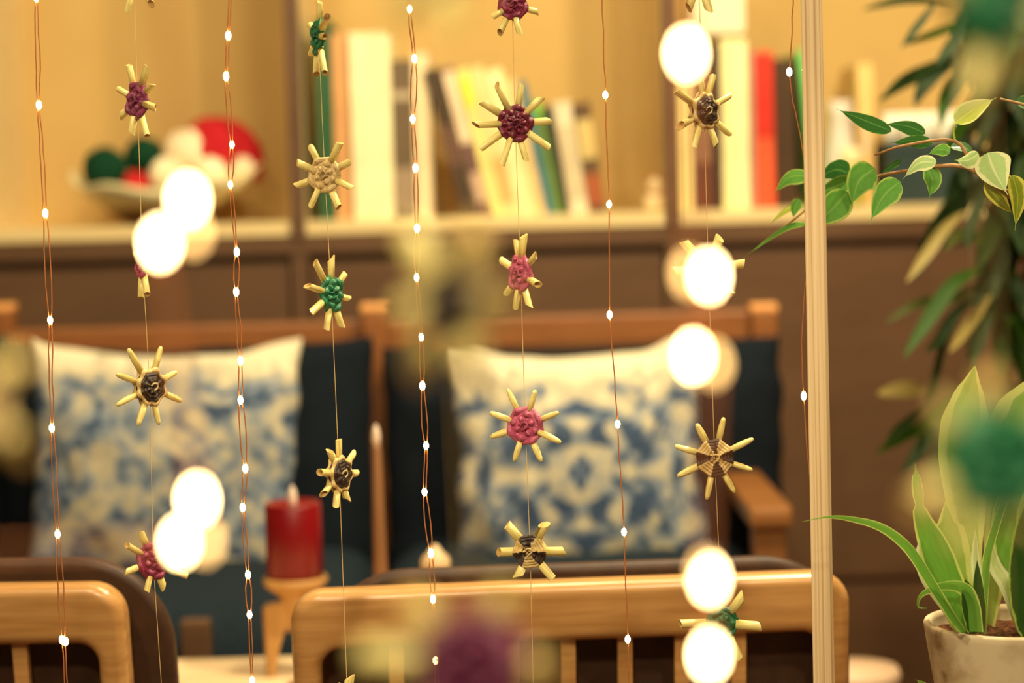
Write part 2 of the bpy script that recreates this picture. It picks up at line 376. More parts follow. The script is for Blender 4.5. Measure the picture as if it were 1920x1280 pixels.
MM = Matrix.Rotation(math.radians(28), 3, 'Y')
lathe('crown', wool['r'], p, [(.068, -.02), (.072, 0), (.068, .025), (.052, .048), (.026, .064), (0, .070)], ht, 40, 1.15, MM, lambda a, j: 1 + .03 * math.cos(14 * a))
lathe('brim', wool['r'], p, [(.064, -.018), (.076, -.018), (.079, -.002), (.074, .004)], ht, 40, 1.15, MM)
# ------------------------------------------------------------------ sofa
SA = math.radians(-3)
Ys = 3.42
sp_ = aty(700, 1000, Ys); sp_.z = 0
so = root('wooden_sofa', 'navy upholstered sofa with orange wooden frame in front of the bookcase', 'sofa', sp_)
def SX(px, py, Y=Ys): return aty(px, py, Y)
zr1, zr0 = SX(1000, 592).z, SX(1000, 650).z
xl, xr = SX(-560, 600).x, SX(1430, 590).x
span('back_rail', M['oakdark'], (xl, Ys, zr0), (xr + .012, Ys + .03, zr1), so, .006)
for px in (-700 + 145, 3, 703, 1430):
    x = SX(px, 590).x; zt = SX(px, 581).z
    box('back_post', M['oakdark'], (x, Ys - .004, zt / 2), (.044, .046, zt), so, .008, 3)
    box('post_cap', mat('post_end', (232, 160, 92), .4) if px == -555 else bpy.data.materials['post_end'], (x, Ys - .004, zt + .004), (.047, .049, .014), so, .005, 2)
def cushion(name, m, c, w, h, t, parent, n=28, wr=.004, pinch=.06, rot=None, seed=0, flat=2.6, uvs=True, sag=0):
    vs, fs, uv = [], [], []
    R = rot if rot is not None else Matrix.Identity(3)
    def P(u, v, s):
        e = (max(0, 1 - abs(u) ** flat)) * (max(0, 1 - abs(v) ** flat)); th = t * .5 * (e ** .5)
        x = u * w / 2 * (1 - pinch * (1 - v * v) * abs(u)); z = v * h / 2 * (1 - pinch * (1 - u * u) * abs(v))
        if v > 0: z -= sag * v * (1 - u * u)
        q = noise.noise(Vector((u * 2.2 + seed, v * 2.2, s * 3))) * wr * (1 if e > 0 else 0) + noise.noise(Vector((u * 6 + seed, v * 5 + 9, s))) * wr * .5 * min(1, e * 3)
        x += noise.noise(Vector((u * 3, v * 3, seed + 5))) * wr; z += noise.noise(Vector((v * 3, u * 3, seed + 8))) * wr
        return Vector(c) + R @ Vector((x, -s * (th + q), z))
    for s in (1, -1):
        for j in range(n + 1):
            for i in range(n + 1):
                a = -1 + 2 * i / n; b = -1 + 2 * j / n
                u = math.sin(a * PI / 2) ; v = math.sin(b * PI / 2)
                vs.append(P(u, v, s)); uv.append((u, v))
    k = (n + 1) ** 2
    for s in (0, 1):
        for j in range(n):
            for i in range(n):
                q = [s * k + j * (n + 1) + i, s * k + j * (n + 1) + i + 1, s * k + (j + 1) * (n + 1) + i + 1, s * k + (j + 1) * (n + 1) + i]
                fs.append(q if s == 0 else q[::-1])
    return obj(name, vs, fs, m, parent, True, uv)
zb_ = .50
rx = Matrix.Rotation(math.radians(-7), 3, 'X')
for a, b, sd in ((-620, 0, 1), (-22, 692, 2), (712, 1470, 3)):
    A = SX(a, 636, Ys - .12); B = SX(b, 636, Ys - .12); zt = (A.z + B.z) / 2
    cushion('back_cushion', M['navy'], ((A.x + B.x) / 2, Ys - .09, (zt + zb_) / 2 - .005), B.x - A.x, zt - zb_, .17, so, 28, .012, .01, rx, sd, 5, sag=.012)
for a, b, sd in ((-620, -10, 4), (-6, 700, 5), (704, 1440, 6)):
    A = SX(a, 1000, Ys - .3).x; B = SX(b, 1000, Ys - .3).x
    cushion('seat_cushion', M['tealcloth'], ((A + B) / 2, Ys - .36, .485), B - A, .62, .21, so, 20, .006, .0, Matrix.Rotation(math.radians(-90), 3, 'X'), sd, 8)
span('seat_frame', M['oakdark'], (xl, Ys - .67, .30), (xr, Ys + .02, .38), so, .006)
# arm at right
am = [SX(1395, 945, 2.98), SX(1452, 985, 2.98), SX(1506, 872, 3.40), SX(1440, 862, 3.40)]
zA = (am[0].z + .01)
def armx(x0):
    xi, xo = x0, x0 + .062
    o = span('armrest', M['oakarm'], (xi, 2.88, zA - .03), (xo, Ys - .02, zA), so, .008)
    span('arm_post', M['oakarm'], (xi + .008, 2.90, 0), (xo - .008, 2.945, zA - .03), so, .004)
    span('arm_rail', M['oakarm'], (xi + .012, 2.95, zA - .2), (xo - .012, Ys, zA - .15), so, .004)
armx(SX(1402, 950, 2.9).x); armx(xl - .06)
for x in (SX(368, 1100, 2.75).x,):
    span('front_leg', M['brown'], (x - .02, Ys - .70, 0), (x + .02, Ys - .672, .575), so, .005)
# pillows
def pillowmat(name, seed, medal):
    m = mat(name, (226, 210, 176), .95, .05); b = m.node_tree.nodes['Principled BSDF']; nt = m.node_tree
    tc = nd(m, 'ShaderNodeTexCoord'); sx = nd(m, 'ShaderNodeSeparateXYZ'); lk(m, tc.outputs['UV'], sx.inputs[0])
    def math_(op, a, bb=None):
        n = nd(m, 'ShaderNodeMath', operation=op)
        for i, v in enumerate((a, bb)):
            if v is None: continue
            if isinstance(v, (int, float)): n.inputs[i].default_value = v
            else: lk(m, v, n.inputs[i])
        return n.outputs[0]
    u, v = sx.outputs[0], sx.outputs[1]
    uu, vv = (u, v) if not medal else (None, None)
    if medal: uu = math_('PINGPONG', math_('ADD', u, 10.0 if medal else 10.13), .5 if not medal else 1.0); vv = math_('PINGPONG', math_('ADD', v, 10.08 if medal else 10.4), .5 if not medal else 1.0)
    cb = nd(m, 'ShaderNodeCombineXYZ'); lk(m, uu, cb.inputs[0]); lk(m, vv, cb.inputs[1]); cb.inputs[2].default_value = seed
    n1 = nd(m, 'ShaderNodeTexNoise'); n1.inputs['Scale'].default_value = 5.5 if medal else 3.4; n1.inputs['Detail'].default_value = 1.5; n1.inputs['Distortion'].default_value = 1.2; lk(m, cb.outputs[0], n1.inputs['Vector'])
    n2 = nd(m, 'ShaderNodeTexNoise'); n2.inputs['Scale'].default_value = 3.0 if medal else 9.0; n2.inputs['Detail'].default_value = 4; lk(m, tc.outputs['UV'], n2.inputs['Vector'])
    vo = nd(m, 'ShaderNodeTexVoronoi'); vo.inputs['Scale'].default_value = 6; lk(m, cb.outputs[0], vo.inputs['Vector'])
    ln = math_('SQRT', math_('ADD', math_('MULTIPLY', u, u), math_('MULTIPLY', math_('ADD', v, .08), math_('ADD', v, .08))))
    rings = math_('MULTIPLY', math_('SINE', math_('MULTIPLY', ln, 26.0 if medal else 9.0)), .08 if medal else .03)
    s = math_('ADD', math_('ADD', math_('MULTIPLY', n1.outputs['Fac'], 1.0 if medal else .8), math_('MULTIPLY', vo.outputs['Distance'], .28 if medal else .12)), math_('ADD', math_('MULTIPLY', n2.outputs['Fac'], .34 if medal else .6), rings))
    # plain top border
    edge = math_('MULTIPLY', math_('SUBTRACT', v, .50 if medal else .68), 1.3); edge = math_('MAXIMUM', edge, 0.0)
    s = math_('SUBTRACT', s, edge)
    if not medal: s = math_('ADD', s, .045)
    cr = nd(m, 'ShaderNodeValToRGB'); e = cr.color_ramp.elements
    e[0].position = .46; e[0].color = lin((222, 208, 176)); e[1].position = .97; e[1].color = lin((62, 76, 100))
    for q, c in ((.60, (198, 184, 154)), (.74, (172, 162, 142)), (.81, (144, 148, 150)), (.89, (104, 116, 134))):
        n = e.new(q); n.color = lin(c)
    lk(m, s, cr.inputs[0])
    lk(m, cr.outputs[0], b.inputs['Base Color'])
    n3 = nd(m, 'ShaderNodeTexNoise'); n3.inputs['Scale'].default_value = 60; lk(m, tc.outputs['UV'], n3.inputs['Vector'])
    bp = nd(m, 'ShaderNodeBump'); bp.inputs['Strength'].default_value = .3; bp.inputs['Distance'].default_value = .004; lk(m, n3.outputs['Fac'], bp.inputs['Height']); lk(m, bp.outputs[0], b.inputs['Normal'])
    return m
def pill(px0, px1, py0, py1, seed, medal, label, ry, Y):
    A, B = aty(px0, py0, Y), aty(px1, py1, Y); c = (A + B) / 2
    r = root('throw_pillow', label, 'pillow', c, 'patterned pillows on the sofa')
    R = Matrix.Rotation(math.radians(-11), 3, 'X') @ Matrix.Rotation(math.radians(ry), 3, 'Y')
    pm = pillowmat('pillow_print_%d' % seed, seed, medal)
    cushion('pillow_case', pm, c, abs(B.x - A.x), abs(A.z - B.z), .14, r, 40, .010, .05, R, seed, 2.2, sag=.02)
    pts = []
    return r
pill(42, 572, 640, 1120, 3, False, 'blue and cream faded-print pillow on the left sofa seat', 1.5, 3.16)
pill(842, 1330, 640, 1100, 8, True, 'blue and cream medallion-print pillow on the right sofa seat', -1.0, 3.16)
# ------------------------------------------------------------------ table with candles
ct = at(553, 1262, 2.56); zT = ct.z
tr = root('low_table', 'pale wooden table behind the slatted chairs', 'table', (.0, 2.6, 0))
span('tabletop', M['table'], (-.95, 2.05, zT - .03), (.24, ct.y + .10, zT), tr, .004)
for x, y in ((-.88, 2.12), (.18, 2.12), (-.88, ct.y + .04), (.18, ct.y + .04)): box('leg', M['oakleg'], (x, y, (zT - .03) / 2), (.04, .04, zT - .03), tr, .004)
# tripod candle holder
zp = at(555, 1082, 2.56).z
hc = Vector((at(555, 1080, 2.56).x, ct.y, zT))
ch = root('candle_holder', 'wooden tripod candle holder under the red candle', 'candle holder', hc)
lathe('plate', M['oakleg'], Vector((hc.x, hc.y, zp)), [(0, -.014), (.03, -.014), (.039, -.006), (.041, .0), (.038, .003), (.036, 0), (0, 0)], ch, 40)
lathe('stem', M['oakleg'], Vector((hc.x, hc.y, zp)), [(.013, -.065), (.014, -.045), (.02, -.024), (.027, -.013)], ch, 24)
for k, a in enumerate((205, 325, 85)):
    a = math.radians(a); d = Vector((math.cos(a), math.sin(a) * .8, 0)); q = Vector((hc.x, hc.y, 0))
    def hz(py): return at(555, py, 2.56).z
    pr = [(0, hz(1122)), (.038, hz(1126)), (.043, hz(1134)), (.041, zT), (.032, zT), (.027, hz(1215)), (.018, hz(1176)), (0, hz(1162))]
    sd_ = Vector((-d.y, d.x, 0)).normalized() * .007
    vs = [q + d * r_ + Vector((0, 0, z_)) + sd_ * k_ for k_ in (-1, 1) for r_, z_ in pr]; n_ = len(pr)
    fs = [list(range(n_)), list(range(2 * n_ - 1, n_ - 1, -1))] + [[i_, i_ + n_, (i_ + 1) % n_ + n_, (i_ + 1) % n_] for i_ in range(n_)]
    obj('leg', vs, fs, M['oakleg'], ch)
red = noisy('red_wax', (112, 4, 13), (126, 8, 18), 8, .35, .4, .0)
red.node_tree.nodes['Principled BSDF'].inputs['Subsurface Weight'].default_value = .1
red.node_tree.nodes['Principled BSDF'].inputs['Subsurface Radius'].default_value = (.012, .002, .002)
cbase = Vector((hc.x, hc.y, zp + .0005)); hC = at(555, 938, 2.56).z - cbase.z
rc = root('pillar_candle', 'thick red pillar candle on the wooden tripod holder', 'candle', cbase)
lathe('wax_body', red, cbase, [(0, 0), (.033, 0), (.035, .002), (.035, hC - .002), (.0335, hC), (.03, hC - .001), (.022, hC - .005), (0, hC - .006)], rc, 48)
tipm = mat('flame_tip', (240, 206, 186), .4)
tipm.node_tree.nodes['Principled BSDF'].inputs['Subsurface Weight'].default_value = .2
lathe('flame_tip', tipm, cbase + Vector((0, 0, hC - .006)), [(0, 0), (.0055, 0), (.006, .008), (.005, .018), (.0022, .025), (0, .027)], rc, 16)
tp = at(717, 1180, 2.5); tp.z = zT
tc_ = root('taper_candle', 'tall thin tan taper candle behind the slatted chair', 'candle', tp)
ztop = at(706, 832, 2.5).z - zT
lathe('wax_body', noisy('tan_wax', (128, 86, 54), (138, 94, 60), 8, .45), tp, [(0, .02), (.011, .02), (.0105, .03), (.0085, ztop * .5), (.0058, ztop - .003), (.0045, ztop), (0, ztop)], tc_, 24)
lathe('flame_tip', tipm, tp + Vector((0, 0, ztop)), [(0, -.001), (.004, 0), (.0052, .007), (.0048, .015), (.0025, .023), (0, .026)], tc_, 16)
lathe('candle_cup', M['oakleg'], tp, [(0, 0), (.03, 0), (.03, .004), (.015, .008), (.0145, .03), (.0125, .03), (.0125, .012), (0, .012)], tc_, 24)
gp = at(818, 1100, 2.45); gp.z = zT
gl = root('ceramic_bell', 'small cream onion-shaped ceramic lantern behind the chair rail', 'ornament', gp)
gz = at(818, 1072, 2.45).z - zT; gt = at(818, 1018, 2.45).z - zT; hh = gt - gz
lathe('dome', mat('bell_cream', (212, 178, 136), .5), gp, [(0, gz), (.014, gz), (.0185, gz + hh * .25), (.017, gz + hh * .5), (.009, gz + hh * .72), (.005, gz + hh * .9), (0, gt)], gl, 24)
lathe('stand', M['oakleg'], gp, [(0, 0), (.02, 0), (.02, .004), (.005, .008), (.004, gz - .01), (.012, gz), (0, gz)], gl, 20)
rb = at(551, 1212, 2.4); rb.z = zT + .014
b_ = ball('berry', noisy('berry_red', (96, 18, 14), (110, 26, 20), 40, .4), rb, .0135, None, 18)
for v in b_.data.vertices: v.co -= rb
b_.location = rb; tag(b_, 'small dark red ball on the table beside the chair', 'ball')
# ------------------------------------------------------------------ stool right behind
sp2 = at(1600, 1262, 2.68)
st = root('round_stool', 'pale round stool seat low behind the wooden post', 'stool', (sp2.x, sp2.y, 0))
lathe('seat', noisy('stool_wood', (206, 170, 138), (216, 180, 148), 8, .5), (sp2.x, sp2.y, sp2.z), [(0, -.03), (.045, -.03), (.058, -.02), (.062, 0), (.058, .008), (0, .01)], st, 40)
for a in (45, 135, 225, 315):
    a = math.radians(a); tube('leg', M['oakleg'], [Vector((sp2.x + .035 * math.cos(a), sp2.y + .035 * math.sin(a), sp2.z - .03)), Vector((sp2.x + .055 * math.cos(a), sp2.y + .055 * math.sin(a), 0))], .01, st, 8)
# ------------------------------------------------------------------ slatted chairs
def rrect_path(w, h, r, z0, n=8):
    """open outline up the left side, over the top, down the right: points"""
    P = [(-w / 2, z0)]
    for k in range(n + 1):
        a = PI - k / n * PI / 2; P.append((-w / 2 + r + r * math.cos(a), h - r + r * math.sin(a)))
    for k in range(n + 1):
        a = PI / 2 - k / n * PI / 2; P.append((w / 2 - r + r * math.cos(a), h - r + r * math.sin(a)))
    P.append((w / 2, z0)); return P
def extr(name, mat_, poly, y0, y1, bev, T, parent):
    bm = bmesh.new(); vs = [bm.verts.new((x, y0, z)) for x, z in poly]; f = bm.faces.new(vs)
    r = bmesh.ops.extrude_face_region(bm, geom=[f]); nv = [g for g in r['geom'] if isinstance(g, bmesh.types.BMVert)]
    for v in nv: v.co.y = y1
    bmesh.ops.recalc_face_normals(bm, faces=bm.faces[:])
    if bev:
        ed = [e for e in bm.edges if abs(e.verts[0].co.y - e.verts[1].co.y) < 1e-6]
        bmesh.ops.bevel(bm, geom=ed, offset=bev, segments=5, affect='EDGES', profile=.5)
    bmesh.ops.triangulate(bm, faces=[f for f in bm.faces if len(f.verts) > 4])
    v2, f2 = bm_out(bm); v2 = [T @ v for v in v2]
    o = obj(name, v2, f2, mat_, parent, True); o.data.set_sharp_from_angle(angle=math.radians(32))
    return o
def chair(px, py, d, yaw, label, padtop, padshift):
    """px,py = pixel of the centre of the top rail's top edge"""
    c = at(px, py, d); H = c.z
    r = root('slatted_chair', label, 'chair', (c.x, c.y, 0), 'slatted wooden chairs')
    W = .500; RH = .0545; zs = .42
    T = Matrix.Translation((c.x, c.y, 0)) @ Matrix.Rotation(math.radians(yaw), 4, 'Z')
    sh = Matrix.Identity(4); sh[1][2] = -.12; sh2 = Matrix.Translation((0, .12 * H, 0)) @ sh   # backrest leans towards the viewer at the top
    TT = T @ sh2
    outer = rrect_path(W, H, .03, H - .16); inner = rrect_path(W - .052, H - RH, .018, H - .16)
    extr('top_rail', M['oak'], outer + inner[::-1], -.018, .017, .0115, TT, r)
    for s in (-1, 1):
        x = s * (W / 2 - .013)
        extr('stile', M['oak'], [(x - .013, zs - .1), (x + .013, zs - .1), (x + .013, H - .158), (x - .013, H - .158)], -.013, .015, .006, TT, r)
        tube('leg', M['oakleg'], [T @ Vector((x, .12 * (H - zs + .1), zs - .095)), T @ Vector((x, .02, 0))], [.014, .011], r, 10)
        tube('leg', M['oakleg'], [T @ Vector((s * .21, .48, zs - .03)), T @ Vector((s * .215, .49, 0))], [.014, .011], r, 10)
    for k in range(7):
        x = -.158 + k * .0515
        extr('slat', M['oak'], [(x - .007, zs), (x + .007, zs), (x + .007, H - RH + .004), (x - .007, H - RH + .004)], -.004, .006, .002, TT, r)
    pw = W - .008
    o2 = rrect_path(pw, H + padtop, .085, zs + .03, 14)
    extr('backrest_pad', M['pad'], [(x + padshift, z) for x, z in o2], .030, .052, .009, TT, r)
    vs, fs = boxgeo((0, .30, zs), (.47, .44, .05), .015, 3); obj('seat', [T @ v for v in vs], fs, M['pad'], r)
    return r
chair(1070, 1086, 1.83, 3, 'oak slat-back chair in front of the table, seen whole', .008, .015)
chair(-283, 1098, 1.83, -4, 'oak slat-back chair at the left edge, only its corner visible', .016, .036)
# ------------------------------------------------------------------ pine display frame
def frame():
    f0 = at(1529, 640, 1.6)
    r = root('display_frame', 'slim pine frame post right of the hanging threads', 'frame', (f0.x, f0.y, 0))
    a0, b0 = at(1514, -400, 1.6), at(1549, 1500, 1.6)   # lower/upper centre points
    d = (b0 - a0)
    def pt(t): return a0 + d * t
    tb_, bt = pt(0), pt(1)
    hwp = 17.5 * 1.6 / FPX
    # square post leaning very slightly, built along its own axis so the grain runs with it
    ax = d.normalized() * (1 if d.z > 0 else -1)
    zt_, zb_2 = 1.75, .0; ct_ = pt((zt_ - a0.z) / d.z); cb_ = pt((zb_2 - a0.z) / d.z); L_ = (ct_ - cb_).length; mid = (ct_ + cb_) / 2
    v2, f2 = boxgeo((0, 0, 0), (2 * hwp, 2 * hwp, L_), .0012, 2)
    po = obj('post', v2, f2, M['pine'])
    po.parent = r; q_ = Vector((0, 0, 1)).rotation_difference(ax).to_matrix().to_4x4()
    po.matrix_local = Matrix.Translation(mid - Vector(r.location)) @ q_ @ Matrix.Rotation(math.radians(-19), 4, 'Z')
    span('post', M['pine'], (-.95, 1.585, 0), (-.922, 1.613, 1.75), r, .001)
    span('top_beam', M['pine'], (-.98, 1.583, 1.751), (.6, 1.615, 1.785), r, .001)
    for x in (-.936, tb_.x): span('side_beam', M['pine'], (x - .014, .56, 1.752), (x + .014, 1.582, 1.782), r, .001)
    span('front_beam', M['pine'], (-.98, .53, 1.751), (.6, .559, 1.785), r, .001)
frame()
# ------------------------------------------------------------------ straw ornaments
def ornament(px, py, d, tips, disc, col, label, style='weave', sr=6.5, group='hanging straw ornaments', cut=.9, rough=0):
    """tips: projected pixel offsets; disc: (half width, half height)"""
    s = d / FPX; c = at(px, py, d); ratio = min(1, disc[0] / disc[1]); yaw = math.acos(max(.2, ratio)); cy = math.cos(yaw)
    sg = -1 if (px * 7 + py) % 2 else 1
    e1 = CR * cy + CF * math.sin(yaw) * sg; e2 = CU; nn = e1.cross(e2)
    if nn.dot(CF) > 0: nn = -nn
    r = root('straw_ornament', label, 'ornament', c, group)
    R = disc[1]; n = len(tips)
    rnd = random.Random(int(px * 13 + py))
    angs = []
    for (dx, dy) in tips:
        a, b = dx / cy, -dy; L = math.hypot(a, b); lim = 98 * (R / 34)
        if L > lim: a, b = a * lim / L, b * lim / L; L = lim
        ux = (e1 * a + e2 * b) / L; angs.append(math.atan2(b, a))
        per = nn.cross(ux).normalized(); tilt = nn * rnd.uniform(-3, 3)
        k = 12; rr = sr * rnd.uniform(.88, 1.1); ph = rnd.uniform(0, 6.28); ct_ = cut * rnd.uniform(.3, 1.4)
        rings = [(R * (.8 if R < 60 else .92), 1, 0), (L * .8, 1.0, 0), (L - rr * ct_, 1.0, ct_), (L - rr * ct_, 1.0, ct_), (L - rr * ct_, .66, ct_), (L - rr * ct_ - 8, .62, 0)]
        if (px, py) in ((281, 725), (985, 798), (1340, 858)): rings = [(R * .8, .9, 0), (L * .72, .95, 0), (L * .92, .72, 0), (L * .92, .72, 0), (L * .985, .45, 0), (L, .12, 0)]
        vs, fs, mi, uv = [], [], [], []
        for (x, m_, sl) in rings:
            for i in range(k):
                q = 2 * PI * i / k; off = sl * rr * math.cos(q - ph)
                vs.append(c + (ux * (x + off) + tilt * (x / L) + (nn * math.cos(q) + per * math.sin(q)) * rr * m_) * s); uv.append((x / 80, i / k))
        for j in (0, 1, 3, 4):
            for i in range(k):
                l = (i + 1) % k; fs.append([j * k + i, j * k + l, (j + 1) * k + l, (j + 1) * k + i]); mi.append(0 if j < 2 or rings[-1][1] == .12 else 1)
        fs.append([5 * k + i for i in range(k)]); mi.append(1)
        fs.append([i for i in range(k)][::-1]); mi.append(0)
        obj('straw', vs, fs, [M['straw'], M['strawcut']], r, True, uv, mi)
    angs.sort()
    def wavephase(th):
        # continuous phase that advances pi per spoke
        m = len(angs); th = th % (2 * PI); A = [x % (2 * PI) for x in angs]; A.sort()
        for i in range(m):
            a0 = A[i]; a1 = A[(i + 1) % m] + (2 * PI if i == m - 1 else 0); t_ = th if th >= a0 or i < m - 1 else th + 2 * PI
            if i == m - 1 and th < A[0]: t_ = th + 2 * PI
            if a0 <= t_ < a1: return i, (t_ - a0) / max(1e-6, a1 - a0)
        return 0, 0
    vs, fs, mi, uv = [], [], [], []
    cols = {'weave': [RA[col]], 'rim': [RA['tan'], RA['dark']], 'sector': [RA['tan'], RA['dark']]}[style] if style != 'weave2' else [RA[col], RA['dark']]
    nr = 4 if style == 'weave' else 6
    if style == 'rim': nr = 5
    zf = 1 if R < 60 else R / 34
    def P(x, y, z): return c + (e1 * x + e2 * y + nn * z * zf) * s
    for side in ((1,) if style == 'weave' else (1, -1)):
        for i in range(nr):
            f = (i + .5) / nr; rad = R * (1 - f * .98) * .96 + .5; N = 56
            tr_ = R / nr * (.66 if style == 'weave' else .62); K = 8; base = len(vs)
            zc = 0 if style == 'weave' else side * (4 + 7 * (1 - (rad / R) ** 2))
            if style == 'rim' and i == 0: tr_ *= 1.1
            jx, jy = rnd.uniform(-1, 1) * i * .5, rnd.uniform(-1, 1) * i * .5
            for a_ in range(N):
                th = 2 * PI * a_ / N; kspk, fr = wavephase(th)
                if style == 'weave': z = 3.6 * math.cos(PI * (kspk + fr) + PI * i) + (3 * (1 - (rad / R) ** 2)) ; rw = rad + .6 * math.cos(2 * PI * fr)
                else: z = zc + side * .8 * math.cos(2 * PI * fr); rw = rad + .9 * math.cos(2 * PI * fr)
                if style == 'rim' and i == 0: rw = rad + 2.4 * math.cos(2 * PI * fr)
                if style == 'weave' and n % 2: pass
                cx, cyv = math.cos(th), math.sin(th)
                thick = tr_ * (1 + .14 * math.sin(2 * PI * fr + 1)) * (1 + .1 * noise.noise(Vector((th * 3, i, px))))
                for q in range(K):
                    g = 2 * PI * q / K
                    dr, dz = math.cos(g) * thick, math.sin(g) * thick * .85
                    vs.append(P((rw + dr) * cx + jx, (rw + dr) * cyv + jy, z + dz)); uv.append((a_ / N * 6, q / K + i * .37))
            for a_ in range(N):
                b2 = (a_ + 1) % N; kspk, fr = wavephase(2 * PI * (a_ + .5) / N)
                for q in range(K):
                    l = (q + 1) % K; fs.append([base + a_ * K + q, base + a_ * K + l, base + b2 * K + l, base + b2 * K + q])
                    if style == 'sector': mi.append((kspk + (0 if fr < 1 else 1)) % 2)
                    elif style == 'rim': mi.append(0 if i == 0 else 1)
                    else: mi.append(0)
    # lens-shaped core that closes the gaps
    base = len(vs); N = 24; prof = [(0, 6.5), (R * .5, 5.5), (R * .85, 3.5), (R * .93, 0), (R * .85, -3), (R * .5, -4.5), (0, -5)]
    for (rr, z) in prof:
        for a_ in range(N):
            th = 2 * PI * a_ / N; vs.append(P(rr * math.cos(th), rr * math.sin(th), z)); uv.append((a_ / N * 4, z / 10))
    for j in range(len(prof) - 1):
        for a_ in range(N):
            b2 = (a_ + 1) % N; fs.append([base + j * N + a_, base + j * N + b2, base + (j + 1) * N + b2, base + (j + 1) * N + a_]); mi.append(len(cols) - 1)
    obj('woven_disc', vs, fs, cols, r, True, uv, mi)
    # knot loop in the middle
    kc = 'tan' if style != 'weave' else col
    zk = 9 if style == 'weave' else 13
    K_ = [P(x * R / 34, y * R / 34, zk + z) for x, y, z in ((-7, -3, -3), (-4, 5, 1), (4, 6, 2), (7, 0, 1), (2, -5, 2), (-3, -9, -3))]
    tube('knot', RA[kc], spline(K_, 16), 1.9 * s * R / 34, r, 6)
    return r
F = 1.6
ORN = [
 (258, -45, [(-24, 66), (30, 60), (52, 10), (45, -40), (5, -70), (-45, -30), (-50, 20)], (30, 34), 'natural', 'straw ornament cut by the top edge on the leftmost thread', 'weave'),
 (258, 189, [(-21, -74), (22, -65), (39, -29), (47, 21), (21, 70), (-14, 63), (-40, 27), (-43, -28)], (24, 36), 'purple', 'purple-centred straw ornament, upper left, turned sideways', 'weave'),
 (267, 492, [(-5, 70), (13, 62), (-20, -20), (-20, 16), (-8, -68), (8, -70), (18, -18), (20, 20)], (13, 34), 'pink', 'pink edge-on straw ornament half hidden by glowing light discs at left', 'weave'),
 (281, 725, [(-33, -72), (17, -76), (43, -28), (50, 29), (13, 72), (-20, 72), (-51, 33), (-51, -25)], (23, 35), 'tan', 'straw ornament with dark brown heart and tan rim at left over the pillow', 'rim'),
 (287, 1051, [(-20, -58), (-43, -34), (-49, 19), (-11, 58), (20, 57), (56, 35), (50, -22), (20, -58)], (27, 36), 'magenta', 'dark magenta straw ornament low on the leftmost thread', 'weave'),
 (597, 68, [(3, -66), (-24, -32), (26, -27), (-18, 27), (8, 35), (-9, 74), (16, 77), (20, 8)], (12, 34), 'green', 'dark green edge-on straw ornament at the top of the second thread', 'weave'),
 (609, 328, [(-29, -57), (31, -61), (52, -25), (57, 28), (27, 64), (-28, 61), (-58, 20), (-58, -27)], (32, 34), 'natural', 'all-natural straw ornament with undyed woven disc', 'weave'),
 (621, 551, [(2, -74), (-26, -61), (25, -44), (-41, -15), (30, 8), (-36, 39), (-7, 69), (18, 64)], (18, 35), 'green', 'bright green straw ornament in the middle of the second thread', 'weave'),
 (636, 888, [(0, -66), (-16, -49), (27, -39), (-33, -6), (32, 2), (-28, 39), (-8, 64), (15, 57)], (18, 33), 'tan', 'narrow straw ornament, tan rim and dark heart, right above the red candle', 'rim'),
 (650, 1322, [(6, -58), (-18, -44), (40, -20), (45, 30), (-45, 20), (5, 60)], (24, 34), 'natural', 'straw ornament just peeking up from the bottom edge', 'weave'),
 (961, 9, [(-40, 27), (-25, 57), (14, 58), (50, 12), (44, -36), (8, -66), (-36, -46)], (28, 30), 'magenta', 'magenta straw ornament cut by the top edge on the third thread', 'weave'),
 (966, 232, [(-37, -77), (13, -77), (52, -53), (70, -8), (65, 44), (22, 71), (-25, 79), (-67, 49), (-81, 4), (-65, -41)], (34, 35), 'crimson', 'large deep crimson straw ornament with ten rays before the books', 'weave'),
 (976, 513, [(-10, -65), (6, -75), (32, -36), (-37, -28), (33, 23), (-25, 38), (-10, 67), (16, 67)], (21, 36), 'pink', 'pink sideways straw ornament before the brown drawers', 'weave'),
 (985, 798, [(-33, -69), (18, -68), (63, -26), (67, 30), (30, 67), (-22, 68), (-65, 22), (-67, -24)], (34, 36), 'pink', 'pink straw ornament facing front over the medallion pillow', 'weave'),
 (994, 1033, [(-45, -51), (30, -57), (67, -2), (43, 51), (-26, 55), (-66, 4)], (31, 32), 'tan', 'black and tan straw ornament with six thick rays above the chair rail', 'sector'),
 (1311, -42, [(-22, 62), (20, 69), (50, 10), (40, -45), (-10, -70), (-55, -10)], (32, 34), 'natural', 'straw ornament cut by the top edge on the fourth thread', 'weave'),
 (1320, 208, [(-8, -56), (20, -70), (53, -34), (52, 41), (25, 66), (-22, 72), (-54, 36), (-58, -34)], (26, 33), 'tan', 'straw ornament with dark heart and thin tan rim in the right bay', 'rim'),
 (1328, 505, [(-48, -56), (22, -64), (68, -11), (43, 52), (-66, 3), (-26, 62)], (32, 34), 'natural', 'natural straw ornament almost covered by a glowing light disc', 'weave'),
 (1340, 858, [(-34, -64), (17, -76), (73, -36), (71, 23), (38, 66), (-15, 79), (-70, 35), (-75, -22)], (35, 35), 'tan', 'black and tan straw ornament with eight rounded rays at right', 'sector'),
 (1354, 1167, [(43, -56), (75, 8), (34, 70), (-42, 66), (-81, 2), (-36, -58)], (35, 31), 'green', 'green straw ornament low on the fourth thread before the chair rail', 'weave'),
]
for (x, y, t, dsc, c_, lb, stl) in ORN:
    ornament(x, y, F, t, dsc if dsc[0] <= dsc[1] else (dsc[1], dsc[1]), c_, lb, stl, 8.6 if len(t) == 6 else 6.6)
FD = .55
